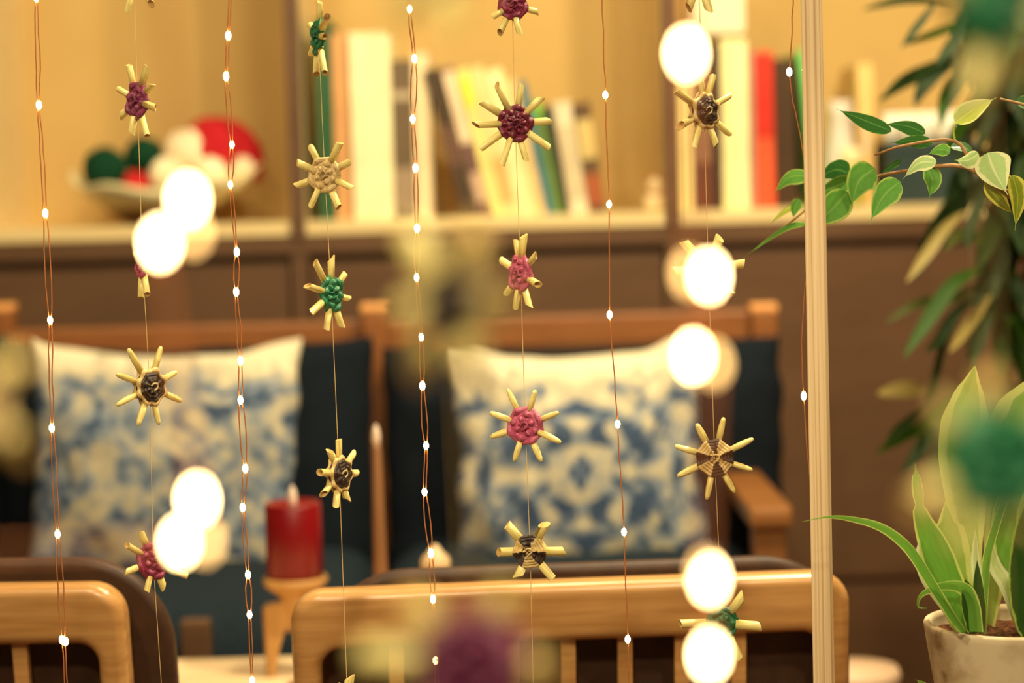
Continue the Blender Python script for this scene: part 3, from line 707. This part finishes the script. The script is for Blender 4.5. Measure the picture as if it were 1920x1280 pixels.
FORN = [
 (855, 572, [(-100, -138), (46, -150), (-122, 5), (108, -3), (-104, 152), (40, 140)], (50, 76), 'dark', 'very blurred near ornament with dark centre in the middle of the picture', 'weave'),
 (890, 1245, [(-225, -8), (-135, -130), (62, -150), (150, -5), (100, 140), (-110, 150)], (100, 104), 'plum', 'very blurred near ornament with purple centre at the bottom edge', 'weave'),
 (832, -95, [(12, 150), (-90, 110), (100, 60), (80, -100), (-20, -150), (-110, -50)], (60, 76), 'natural', 'very blurred near ornament peeking in at the top edge', 'weave'),
 (1862, 862, [(-125, -105), (-168, 85), (-75, 165), (60, 150), (130, -60), (-10, -165)], (100, 104), 'green', 'very blurred near ornament with green centre before the potted plant', 'weave'),
 (1852, 18, [(-30, 175), (85, 120), (-130, -60), (70, -130), (125, 10)], (66, 84), 'green', 'very blurred near ornament with green centre at the top right', 'weave'),
 (-62, 760, [(98, -100), (112, 100), (-20, 165), (-130, 10), (-40, -160)], (66, 78), 'natural', 'very blurred near ornament at the left edge', 'weave'),
]
for (x, y, t, dsc, c_, lb, stl) in FORN:
    ornament(x, y, FD, t, dsc, c_, lb, stl, 22 if x > 1500 else 27, 'near blurred straw ornaments')
# threads
def thread(pts, d, label, ztop=1.7515, r=.00026, group='ornament threads'):
    P = [at(x, y, d + .0006) for x, y in pts]
    dirv = (P[0] - P[1]); P0 = P[0] + dirv * ((ztop - P[0].z) / dirv.z); dv = P[-1] - P[-2]; P1 = P[-1] + dv.normalized() * .12
    o = tube('hanging_thread', M['thread'], [P0] + P + [P1], r, None, 6); tag(o, label, 'thread', group)
thread([(252, 0), (258, 189), (267, 492), (281, 725), (287, 1051), (297, 1200)], F, 'fine tan thread carrying the leftmost row of straw ornaments')
thread([(594, 0), (597, 68), (609, 328), (621, 551), (636, 888), (650, 1270)], F, 'fine tan thread carrying green and natural ornaments, above the candle')
thread([(960, 0), (966, 232), (976, 513), (985, 798), (994, 1033), (999, 1250)], F, 'fine tan thread carrying crimson and pink ornaments in the middle')
thread([(1311, 0), (1320, 208), (1328, 505), (1340, 858), (1354, 1167)], F, 'fine tan thread carrying the rightmost row of ornaments')
thread([(832, -50), (855, 572), (890, 1245)], FD, 'blurred near thread in the middle of the picture', group='near threads')
thread([(1845, 18), (1862, 862), (1870, 1200)], FD, 'blurred near thread at the right edge', group='near threads')
thread([(-80, 100), (-62, 760), (-50, 1200)], FD, 'blurred near thread at the left edge', group='near threads')
# ------------------------------------------------------------------ fairy-light strings
def fairy(bulbs, d, label, wires=2, ext=(), seed=0, br=2.7, group='fairy-light strings', extrapts=None, dim=()):
    rnd = random.Random(seed)
    pts = sorted(bulbs if extrapts is None else (extrapts if seed == 1 else bulbs + extrapts), key=lambda p: p[1])
    P = [at(x, y, d) for x, y in pts]
    up = P[0] + (P[0] - P[min(1, len(P) - 1)]) * ((1.7515 - P[0].z) / (P[0].z - P[1].z)); dn = P[-1] + (P[-1] - P[-2]).normalized() * .12
    r = root('fairy_light_string', label, 'string lights', P[0], group)
    Q = [up] + P + [dn]; s = d / FPX
    for w_ in range(wires):
        path = []
        for i in range(len(Q) - 1):
            a, b = Q[i], Q[i + 1]; L = (b - a).length; n = max(3, int(L / .012))
            for k in range(n):
                t = k / n; sp = math.sin(PI * t); am_ = (4.0 if wires == 2 else 1.2)
                off = CR * (s * ((w_ * 2 - 1) * (2.0 + am_ * sp * (.6 + .4 * math.sin(i * 2.3 + seed))) if wires == 2 else 0))
                off = off + CR * (s * 2.2 * noise.noise(Vector((i * 3.1 + t * 4, w_ * 7.7, seed)))) + CF * (s * 2.5 * noise.noise(Vector((i * 2.7 + t * 5, w_ * 3.3 + 20, seed))))
                path.append(a.lerp(b, t) + off)
        path.append(dn)
        tube('wire', M['copper'], path, .00048, r, 6)
    for i, (x, y) in enumerate(bulbs):
        c = at(x, y, d - .001); k = br * .001 * rnd.uniform(.92, 1.12)
        m = M['leddim'] if i in dim else M['led']
        b_ = ball('bulb', m, c, k, r, 10, 0, (.8, .8, 1.25))
        b_.name = 'bulb'
    return r
fairy([(68, -4), (73, 197), (85, 400), (94, 600), (97, 802), (108, 1001), (116, 1199), (123, 1202)], F, 'copper fairy-light string furthest left with widely spaced bulbs', seed=1, extrapts=[(68, -4), (73, 197), (85, 400), (94, 600), (97, 802), (108, 1001), (119, 1199)])
fairy([(428, 67), (424, 143), (435, 271), (432, 346), (444, 472), (443, 547), (451, 676), (451, 750), (460, 878), (455, 951), (465, 1077), (468, 1152), (473, 1276)], F, 'double-wire fairy-light string left of the natural ornament thread', seed=2)
fairy([(768, 17), (777, 110), (774, 223), (779, 315), (782, 428), (781, 520), (790, 632), (792, 723), (799, 835), (796, 922), (808, 1037), (812, 1123), (817, 1238)], F, 'double-wire fairy-light string in the middle before the leaning books', seed=3)
fairy([(1135, 178), (1142, 383), (1143, 590), (1158, 795), (1170, 997), (1177, 1198)], F, 'single-wire fairy-light string right of the crimson ornament', 1, seed=4, extrapts=[(1129, 0)])
fairy([(1480, 135), (1507, 742)], F + .03, 'single-wire fairy-light string weaving behind the pine post', 1, seed=5, extrapts=[(1487, -20), (1485, 60), (1486, 190), (1500, 250), (1512, 330), (1518, 460), (1508, 560), (1503, 640), (1512, 830), (1524, 950)])
ND = .54
fairy([(352, 375), (300, 455), (362, 437), (370, 937), (337, 1016), (384, 1014)], ND, 'near out-of-focus fairy-light string on the left with glowing discs', seed=6, br=2.1, group='near fairy-light strings', extrapts=[(320, 100)], dim=(2, 5))
fairy([(1287, 100), (1330, 517), (1292, 512), (1300, 667), (1338, 682), (1330, 1085), (1322, 1072), (1330, 1228)], ND, 'near out-of-focus fairy-light string on the right with glowing discs', seed=7, br=2.1, group='near fairy-light strings', dim=(2, 4, 6))
# ------------------------------------------------------------------ plants
def leafmat(name, green, green2, edge=None, eth=.7, vein=None, rough=.35, transl=.35):
    m = mat(name, green, rough, .22 if rough > .45 else .45); nt = m.node_tree; b = nt.nodes['Principled BSDF']
    tc = nd(m, 'ShaderNodeTexCoord'); sx = nd(m, 'ShaderNodeSeparateXYZ'); lk(m, tc.outputs['UV'], sx.inputs[0])
    nz = nd(m, 'ShaderNodeTexNoise'); nz.inputs['Scale'].default_value = 3.0; nz.inputs['Detail'].default_value = 3; lk(m, tc.outputs['UV'], nz.inputs['Vector'])
    mx = nd(m, 'ShaderNodeMix', data_type='RGBA'); mx.inputs['A'].default_value = lin(green); mx.inputs['B'].default_value = lin(green2); lk(m, nz.outputs['Fac'], mx.inputs['Factor'])
    colr = mx.outputs['Result']
    ab = nd(m, 'ShaderNodeMath', operation='ABSOLUTE'); lk(m, sx.outputs[0], ab.inputs[0])
    if edge:
        ad = nd(m, 'ShaderNodeMath', operation='MULTIPLY_ADD'); lk(m, nz.outputs['Fac'], ad.inputs[0]); ad.inputs[1].default_value = .45; lk(m, ab.outputs[0], ad.inputs[2])
        rp = nd(m, 'ShaderNodeMapRange'); lk(m, ad.outputs[0], rp.inputs['Value']); rp.inputs['From Min'].default_value = eth + .18; rp.inputs['From Max'].default_value = eth + .26
        m2 = nd(m, 'ShaderNodeMix', data_type='RGBA'); lk(m, rp.outputs[0], m2.inputs['Factor']); lk(m, colr, m2.inputs['A']); m2.inputs['B'].default_value = lin(edge); colr = m2.outputs['Result']
    if vein:
        rv = nd(m, 'ShaderNodeMapRange'); lk(m, ab.outputs[0], rv.inputs['Value']); rv.inputs['From Min'].default_value = .1; rv.inputs['From Max'].default_value = .03
        m3 = nd(m, 'ShaderNodeMix', data_type='RGBA'); lk(m, rv.outputs[0], m3.inputs['Factor']); lk(m, colr, m3.inputs['A']); m3.inputs['B'].default_value = lin(vein); colr = m3.outputs['Result']
    lk(m, colr, b.inputs['Base Color'])
    tr_ = nd(m, 'ShaderNodeBsdfTranslucent'); lk(m, colr, tr_.inputs['Color']); ms = nd(m, 'ShaderNodeMixShader'); ms.inputs[0].default_value = transl
    out = nt.nodes['Material Output']; lk(m, b.outputs[0], ms.inputs[1]); lk(m, tr_.outputs[0], ms.inputs[2]); lk(m, ms.outputs[0], out.inputs['Surface'])
    return m
LM = {'ficus': leafmat('ficus_leaf', (84, 146, 58), (120, 178, 82), (176, 200, 104), .84, (138, 182, 98)),
      'ficusdark': leafmat('ficus_leaf_dark', (44, 90, 40), (60, 112, 50), (120, 160, 80), .95, (90, 140, 70)),
      'ficuspale': leafmat('ficus_leaf_pale', (168, 206, 130), (190, 216, 148), (236, 238, 186), .72, (226, 236, 180)),
      'ficusyellow': leafmat('ficus_leaf_yellow', (176, 190, 70), (198, 206, 92), (226, 226, 140), .8, (210, 216, 120)),
      'olive': leafmat('ficus_leaf_olive', (120, 134, 32), (142, 156, 48), (206, 200, 90), .62, (170, 176, 70)),
      'dark': leafmat('dracaena_leaf', (22, 38, 6), (36, 58, 10), None, .9, None, .6, .2),
      'mid': leafmat('dracaena_leaf_mid', (40, 72, 10), (62, 96, 18), None, .9, None, .55, .4),
      'tan': leafmat('dracaena_leaf_tan', (150, 130, 72), (168, 148, 84), None, .9, None, .45, .3),
      'grey': leafmat('dracaena_leaf_grey', (60, 68, 24), (80, 84, 32), None, .9, None, .6, .3),
      'pale': leafmat('plant_leaf_pale', (134, 172, 60), (176, 200, 104), (214, 220, 130), .62, None, .3, .45),
      'pgreen': leafmat('plant_leaf_green', (88, 146, 46), (130, 178, 72), (206, 214, 120), .82, None, .3, .4),
      'pwhite': leafmat('plant_leaf_white', (222, 226, 170), (196, 210, 134), (236, 238, 196), .5, None, .3, .45),
      'pdark': leafmat('plant_leaf_dark', (34, 62, 16), (50, 86, 24), (150, 176, 70), .9, None, .35, .25)}
def leaf(name, pts, width, m, parent, tilt=0, fold=.25, shape='ficus', n=18, twist=0, curl=0):
    """pts: (px,py,depth) along the midrib; width: half-width in px"""
    P = spline([Vector(p) for p in pts], n); vs, fs, uv = [], [], []; W = 6
    W3 = [at(p.x, p.y, p.z) for p in P]
    for i, p in enumerate(P):
        t = i / n; q = P[min(i + 1, n)] - P[max(i - 1, 0)]; px_, py_ = -q.y, q.x; L = math.hypot(px_, py_) or 1
        side = (CR * (px_ / L) - CU * (py_ / L)); a = math.radians(tilt + twist * t)
        tang = (W3[min(i + 1, n)] - W3[max(i - 1, 0)]).normalized()
        side = (side - tang * side.dot(tang)).normalized(); nrm = tang.cross(side).normalized()
        if nrm.dot(CF) > 0: nrm = -nrm
        sd = side * math.cos(a) + nrm * math.sin(a); nn = (nrm * math.cos(a) - side * math.sin(a))
        if shape == 'ficus': wd = (math.sin(PI * min(1, t / .9) ** .72) ** .8 if t < .9 else 0) ; wd = max(wd, .06 * (1 - t)) if t > .84 else wd
        elif shape == 'lance': wd = math.sin(PI * (t * .97 + .015)) ** .8
        elif shape == 'blade': wd = (.42 + .58 * math.sin(PI * min(1, t * .9 + .05))) * (1 - t ** 6) 
        elif isinstance(shape, list):
            wd = 0
            for (t0, w0), (t1, w1) in zip(shape[:-1], shape[1:]):
                if t0 <= t <= t1: f_ = (t - t0) / (t1 - t0); f_ = f_ * f_ * (3 - 2 * f_) * .5 + f_ * .5; wd = w0 + (w1 - w0) * f_
        else: wd = shape(t)
        hwid = width * max(wd, .02) * p.z / FPX
        for k in range(W + 1):
            u = -1 + 2 * k / W
            vs.append(W3[i] + sd * (u * hwid) - nn * (-fold * abs(u) * hwid + curl * u * u * hwid)); uv.append((u, t * 3))
    for i in range(n):
        for k in range(W): fs.append([i * (W + 1) + k, i * (W + 1) + k + 1, (i + 1) * (W + 1) + k + 1, (i + 1) * (W + 1) + k])
    return obj(name, vs, fs, m, parent, True, uv)
def stem(pts, r0, r1, m, parent, name='stem', n=20):
    P = spline([at(*p) for p in pts], n); return tube(name, m, P, [r0 + (r1 - r0) * i / n for i in range(n + 1)], parent, 8)
bark = noisy('ficus_bark', (150, 108, 66), (172, 130, 84), 60, .7)
# --- ficus
fb = at(2130, 620, 1.62)
fi = root('variegated_ficus', 'variegated ficus whose leafy twigs reach in from the right', 'plant', (fb.x, fb.y, 0))
tube('trunk', bark, [Vector((fb.x, fb.y, .2)), Vector((fb.x + .01, fb.y, .7)), at(2125, 560, 1.62), at(2060, 420, 1.62), at(1975, 384, 1.62)], [.011, .009, .006, .004, .003], fi, 8)
stem([(1975, 384, 1.62), (1915, 374, 1.62), (1850, 364, 1.61), (1800, 318, 1.61)][::-1] if False else [(1985, 386, 1.62), (1915, 374, 1.62), (1830, 316, 1.61), (1790, 264, 1.61), (1700, 272, 1.62), (1640, 290, 1.64)], .0022, .0009, bark, fi, 'twig')
stem([(1975, 384, 1.62), (1900, 372, 1.62), (1820, 316, 1.62), (1750, 312, 1.63), (1690, 322, 1.66), (1640, 332, 1.70), (1560, 360, 1.74), (1470, 425, 1.76)], .0022, .0008, bark, fi, 'twig')
stem([(1790, 264, 1.61), (1788, 245, 1.61), (1791, 230, 1.61)], .0011, .0008, LM['ficusyellow'], fi, 'leaf_stalk')
stem([(1990, 230, 1.6), (1930, 200, 1.6), (1875, 185, 1.6)], .0015, .0009, bark, fi, 'twig')
stem([(1905, 360, 1.61), (1898, 335, 1.61), (1880, 322, 1.61)], .0011, .0008, LM['olive'], fi, 'leaf_stalk')
FL = [([(1790, 230), (1825, 206), (1868, 183)], 22, 'ficusyellow', 25, 1.61), ([(1672, 246), (1620, 225), (1568, 204)], 17, 'ficusdark', 40, 1.64),
      ([(1735, 250), (1700, 236), (1655, 232)], 17, 'ficusdark', 45, 1.66), ([(1748, 268), (1712, 263), (1668, 268)], 15, 'ficusdark', 40, 1.65),
      ([(1782, 284), (1762, 280), (1738, 290)], 13, 'ficus', 30, 1.63), ([(1782, 276), (1810, 278), (1828, 288)], 14, 'ficusdark', 45, 1.63),
      ([(1835, 288), (1815, 300), (1790, 300)], 19, 'ficuspale', 35, 1.60), ([(1852, 286), (1864, 320), (1890, 366)], 36, 'ficuspale', 5, 1.58),
      ([(1846, 342), (1870, 372), (1902, 404)], 22, 'olive', 30, 1.62), ([(1898, 328), (1908, 370), (1903, 432)], 20, 'olive', 15, 1.60),
      ([(1756, 304), (1722, 306), (1692, 336)], 18, 'ficuspale', 40, 1.60), ([(1738, 312), (1748, 340), (1742, 372)], 20, 'ficus', 20, 1.63),
      ([(1688, 340), (1656, 368), (1630, 418)], 26, 'ficus', 12, 1.60), ([(1690, 300), (1668, 312), (1650, 330)], 10, 'ficusdark', 50, 1.66),
      ([(1640, 316), (1610, 340), (1596, 388)], 32, 'ficus', 15, 1.68), ([(1592, 325), (1566, 318), (1530, 336)], 24, 'ficusdark', 30, 1.70),
      ([(1600, 335), (1560, 352), (1520, 372)], 22, 'ficus', 35, 1.70), ([(1590, 360), (1560, 392), (1520, 430)], 30, 'ficus', 15, 1.69),
      ([(1520, 330), (1480, 332), (1450, 364)], 18, 'ficus', 40, 1.72), ([(1498, 372), (1490, 390), (1487, 410)], 12, 'ficus', 20, 1.73),
      ([(1500, 380), (1470, 396), (1438, 422)], 9, 'ficusyellow', 50, 1.74), ([(1512, 418), (1470, 428), (1392, 484)], 9, 'ficus', 50, 1.72),
      ([(1905, 190), (1930, 196), (1960, 204)], 16, 'ficusdark', 30, 1.62), ([(1640, 325), (1615, 316), (1585, 322)], 14, 'ficus', 40, 1.70)]
for pts, w_, mk, tl, d in FL:
    leaf('leaf', [(x, y, d) for x, y in pts], w_, LM[mk], fi, tl, .22)
pz = Vector((fb.x, fb.y, 0))
lathe('pot', noisy('clay', (150, 100, 70), (166, 112, 78), 20, .8), pz, [(0, 0), (.11, 0), (.14, .22), (.145, .25), (.13, .25), (.12, .22), (0, .21)], fi, 32)
# --- dark dracaena behind
dr0 = at(1885, 640, 2.75)
dr = root('dark_dracaena', 'tall dark-leaved plant standing behind the ficus at right', 'plant', (dr0.x, dr0.y, 0))
trk = noisy('dracaena_trunk', (70, 44, 22), (92, 60, 32), 30, .8)
tube('trunk', trk, [Vector((dr0.x + .02, dr0.y, .28)), Vector((dr0.x + .015, dr0.y, .6)), at(1880, 700, 2.75), at(1868, 460, 2.75), at(1872, 250, 2.75), at(1895, 40, 2.75), at(1905, -150, 2.75)], [.016, .014, .012, .012, .012, .013, .011], dr, 10)
tube('trunk', trk, [Vector((dr0.x + .08, dr0.y + .04, .28)), at(1950, 700, 2.8), at(1925, 350, 2.8), at(1912, 100, 2.8), at(1920, -120, 2.8)], [.018, .016, .015, .014, .012], dr, 10)
DL = [([(1790, 5), (1700, 0), (1618, 18)], 9, 'dark'), ([(1760, 0), (1720, 50), (1690, 90)], 8, 'dark'), ([(1830, 30), (1760, 60), (1690, 85)], 8, 'mid'),
      ([(1840, 20), (1790, 80), (1755, 120)], 13, 'dark'), ([(1860, 60), (1770, 120), (1700, 150), (1648, 190)], 15, 'dark'), ([(1850, 110), (1780, 118), (1735, 160), (1715, 200)], 17, 'dark'),
      ([(1860, 130), (1810, 140), (1775, 180), (1762, 240)], 16, 'mid'), ([(1850, 140), (1830, 180), (1790, 250), (1765, 280)], 15, 'mid'),
      ([(1870, 60), (1820, 90), (1800, 150), (1780, 200)], 17, 'dark'), ([(1880, 0), (1830, 20), (1800, 60), (1790, 110)], 17, 'dark'), ([(1900, 20), (1850, 60), (1830, 130), (1840, 200)], 16, 'dark'),
      ([(1885, 90), (1900, 150), (1915, 230)], 18, 'dark'), ([(1870, 200), (1840, 230), (1800, 250), (1750, 300)], 15, 'dark'), ([(1870, 240), (1890, 270), (1910, 330)], 18, 'dark'),
      ([(1845, 330), (1800, 380), (1760, 430), (1715, 520)], 22, 'dark'), ([(1810, 395), (1770, 430), (1735, 480), (1700, 528)], 12, 'tan'), ([(1800, 400), (1760, 420), (1722, 470)], 13, 'dark'),
      ([(1870, 420), (1850, 450), (1800, 440), (1770, 470)], 14, 'grey'), ([(1870, 440), (1880, 490), (1890, 560)], 20, 'dark'), ([(1850, 520), (1790, 560), (1720, 570), (1660, 605)], 11, 'grey'),
      ([(1850, 500), (1790, 530), (1740, 600), (1695, 670)], 15, 'mid'), ([(1850, 540), (1790, 590), (1760, 640), (1735, 660)], 11, 'dark'), ([(1860, 550), (1830, 590), (1800, 630), (1780, 660)], 12, 'tan'),
      ([(1870, 570), (1880, 630), (1910, 700)], 18, 'dark'), ([(1860, 600), (1830, 640), (1820, 700)], 15, 'grey'), ([(1800, 590), (1770, 640), (1750, 720), (1740, 760)], 10, 'dark'),
      ([(1735, 732), (1700, 730), (1645, 738)], 17, 'tan'), ([(1790, 740), (1740, 790), (1690, 820), (1640, 850)], 12, 'mid'), ([(1790, 740), (1750, 800), (1720, 850), (1690, 890)], 14, 'dark'),
      ([(1800, 760), (1780, 820), (1760, 880)], 15, 'dark'), ([(1740, 760), (1690, 800), (1660, 830)], 9, 'dark'), ([(1890, 360), (1930, 420), (1940, 500)], 20, 'dark'), ([(1890, 640), (1930, 660), (1950, 740)], 20, 'mid'),
      ([(1840, 380), (1880, 410), (1920, 380)], 14, 'dark'), ([(1860, 280), (1820, 300), (1790, 360), (1780, 410)], 19, 'dark'), ([(1850, 290), (1880, 340), (1870, 420)], 20, 'dark'), ([(1830, 230), (1800, 290), (1810, 350)], 14, 'dark')]
rr_ = random.Random(3)
for q in range(95):
    yy = rr_.uniform(-120, 760); xx = rr_.uniform(1872, 1960); sdx = rr_.choice((-1, -1, 1)); L_ = rr_.uniform(70, 150)
    a_ = math.radians(rr_.uniform(20, 80)); pts_ = [(xx, yy), (xx + sdx * L_ * .4 * math.cos(a_), yy + L_ * .3 * math.sin(a_)), (xx + sdx * L_ * .75 * math.cos(a_), yy + L_ * .75), (xx + sdx * L_ * .9 * math.cos(a_), yy + L_ * 1.15)]
    if min(p[0] for p in pts_) < 1800 + (60 if yy > 600 else 0): continue
    DL.append((pts_, rr_.uniform(10, 19), rr_.choice(('dark', 'dark', 'dark', 'mid', 'grey'))))
for pts, w_, mk in DL:
    dd = 2.75 + rr_.uniform(-.1, .1); n_ = len(pts)
    leaf('leaf', [(x, y, dd - .03 * i) for i, (x, y) in enumerate(pts)], w_, LM[mk], dr, rr_.uniform(-25, 35), .15, 'lance', 12)
stem([(1875, 560, 2.75), (1830, 650, 2.75), (1790, 745, 2.74)], .004, .003, trk, dr, 'twig')
lathe('pot', noisy('clay_dark', (84, 60, 44), (96, 70, 50), 20, .8), Vector((dr0.x + .04, dr0.y + .02, 0)), [(0, 0), (.13, 0), (.16, .26), (.165, .3), (.15, .3), (.14, .27), (0, .26)], dr, 32)
# --- pot plant in focus
pd = 1.6; R0 = 158 * pd / FPX
pc = at(1892, 1163, pd); zr = pc.z; ph_ = .135
pp = root('potted_plant', 'broad-leaved green plant in a mottled pale clay pot at lower right', 'plant', (pc.x, pc.y, zr - ph_))
potm = noisy('mottled_clay', (208, 190, 156), (170, 146, 112), 26, .85, .15, .12, detail=8, lo=.42, hi=.62)
nt = potm.node_tree; cr_ = [n for n in nt.nodes if n.type == 'VALTORGB'][0]; e = cr_.color_ramp.elements.new(.72); e.color = lin((120, 92, 60))
B0 = Vector((pc.x, pc.y, zr - ph_))
lathe('pot', potm, B0, [(0, 0), (R0 * .62, 0), (R0 * .66, .004), (R0 * .84, ph_ * .5), (R0 * .955, ph_ * .84), (R0 * .99, ph_ - .006), (R0, ph_ - .002), (R0 * .985, ph_), (R0 * .93, ph_ + .0002), (R0 * .91, ph_ - .004), (R0 * .88, ph_ - .03), (0, ph_ - .03)], pp, 64)
soil = noisy('soil', (54, 28, 16), (104, 60, 34), 120, .95, .1, 1.0, bd=.01)
def rough_disc(c, r, n=36, m=10):
    vs, fs = [Vector(c)], []
    for j in range(1, m + 1):
        for i in range(n):
            a = 2 * PI * i / n; q = Vector((r * j / m * math.cos(a), r * j / m * math.sin(a), 0)); q.z = .006 * noise.noise(q * 120) + .004 * noise.noise(q * 320); vs.append(Vector(c) + q)
    for i in range(n): fs.append([0, 1 + i, 1 + (i + 1) % n])
    for j in range(m - 1):
        for i in range(n): k = (i + 1) % n; fs.append([1 + j * n + i, 1 + (j + 1) * n + i, 1 + (j + 1) * n + k, 1 + j * n + k])
    return vs, fs
v_, f_ = rough_disc(B0 + Vector((0, 0, ph_ - .012)), R0 * .895); so_ = obj('soil', v_, f_, soil, pp, True); so_['kind'] = 'stuff'
PL = [ # pts (px,py), half width, material, tilt, depth, shape
 ([(1806, 1184), (1782, 1150), (1750, 1098), (1705, 1028), (1655, 988), (1600, 972), (1552, 968), (1502, 978)], 12, 'pgreen', 20, 1.545, 'blade', 45),
 ([(1818, 1182), (1790, 1120), (1752, 1020), (1728, 960), (1722, 910), (1716, 868)], 34, 'pgreen', 10, 1.57, lambda t: (.75 + .25 * math.sin(PI * t)) * (1 if t < .35 else max(.04, 1 - (t - .35) * 1.9)) if t < .62 else .45 * math.sin(PI * (t - .62) / .38 + .25) ** .7 if t < .92 else .5 * (1 - t) * 3, 60),
 ([(1806, 1184), (1780, 1130), (1748, 1080), (1732, 1040), (1728, 1000)], 24, 'pwhite', 0, 1.575, 'blade', 0),
 ([(1830, 1184), (1824, 1130), (1806, 1100), (1770, 1096), (1735, 1108), (1722, 1122), (1722, 1138), (1738, 1140)], 20, 'pgreen', 35, 1.55, lambda t: (.8 if t < .3 else .8 * max(.05, 1 - (t - .3) * 1.45)), 20),
 ([(1800, 1176), (1798, 1110), (1782, 1010), (1772, 940)], 38, 'pale', 25, 1.60, lambda t: .45 + .55 * math.sin(PI * min(1, t * .95)) if t < .8 else 1.15 * (1 - t) / .35 * .8, 10),
 ([(1838, 1182), (1828, 1060), (1812, 950), (1806, 850), (1814, 760), (1828, 686)], 47, 'pale', 5, 1.62, [(0, .2), (.2, .25), (.42, .8), (.6, 1.0), (.72, .98), (.85, .62), (.94, .26), (1, .02)], 5),
 ([(1850, 1184), (1866, 1080), (1886, 950), (1908, 840), (1935, 760), (1962, 700)], 64, 'pale', 10, 1.64, [(0, .2), (.2, .3), (.45, .8), (.62, 1.0), (.75, .95), (.9, .5), (1, .02)], 10),
 ([(1842, 1186), (1838, 1120), (1830, 1050), (1829, 992)], 11, 'pwhite', 30, 1.56, 'blade', 20),
 ([(1846, 1188), (1848, 1100), (1855, 1030), (1900, 900), (1945, 860)], 9, 'pgreen', 40, 1.575, 'blade', 0),
 ([(1912, 1188), (1890, 1100), (1868, 1060), (1858, 1014)], 17, 'pwhite', 25, 1.60, 'lance', 30),
 ([(1925, 1190), (1905, 1110), (1888, 1010), (1890, 950), (1925, 880), (1950, 860)], 26, 'pgreen', 20, 1.61, 'blade', 10),
 ([(1932, 1192), (1925, 1120), (1930, 1000), (1950, 900)], 34, 'pdark', 10, 1.555, 'blade', 0),
 ([(1824, 1186), (1820, 1150), (1815, 1110), (1810, 1085)], 16, 'pdark', 10, 1.552, 'blade', 0),
 ([(1840, 1188), (1838, 1150), (1834, 1100), (1832, 1050)], 12, 'pdark', 10, 1.558, 'blade', 0),
]
for pts, w_, mk, tl, d, shp, tw in PL:
    leaf('leaf', [(x, y, d + .0 * i) for i, (x, y) in enumerate(pts)], w_, LM[mk], pp, tl, .22, shp, 26, tw)
# plant stand
sz = zr - ph_
stn = root('plant_stand', 'round plant stand below the clay pot, mostly outside the picture', 'stand', (pc.x, pc.y, 0))
lathe('top', M['oak'], (pc.x, pc.y, sz - .0225), [(0, 0), (.12, 0), (.125, .004), (.125, .018), (.12, .022), (0, .022)], stn, 40)
for a in (30, 150, 270):
    a = math.radians(a); tube('leg', M['oakleg'], [Vector((pc.x + .06 * math.cos(a), pc.y + .06 * math.sin(a), sz - .0225)), Vector((pc.x + .1 * math.cos(a), pc.y + .1 * math.sin(a), 0))], .012, stn, 8)
# small leaf tip at the bottom
gp2 = at(1722, 1300, 1.6)
gg = root('small_plant', 'tiny green leaf tip of a low plant at the bottom edge left of the pot', 'plant', (gp2.x, gp2.y, 0))
leaf('leaf', [(1745, 1330, 1.6), (1735, 1290, 1.6), (1716, 1272, 1.6)], 10, LM['pgreen'], gg, 10)
tube('stem', LM['pgreen'], [Vector((gp2.x + .01, gp2.y, .1)), at(1745, 1330, 1.6)], .002, gg, 6)
lathe('pot', potm, (gp2.x + .01, gp2.y, 0), [(0, 0), (.04, 0), (.055, .1), (.05, .1), (.045, .09), (0, .09)], gg, 24)
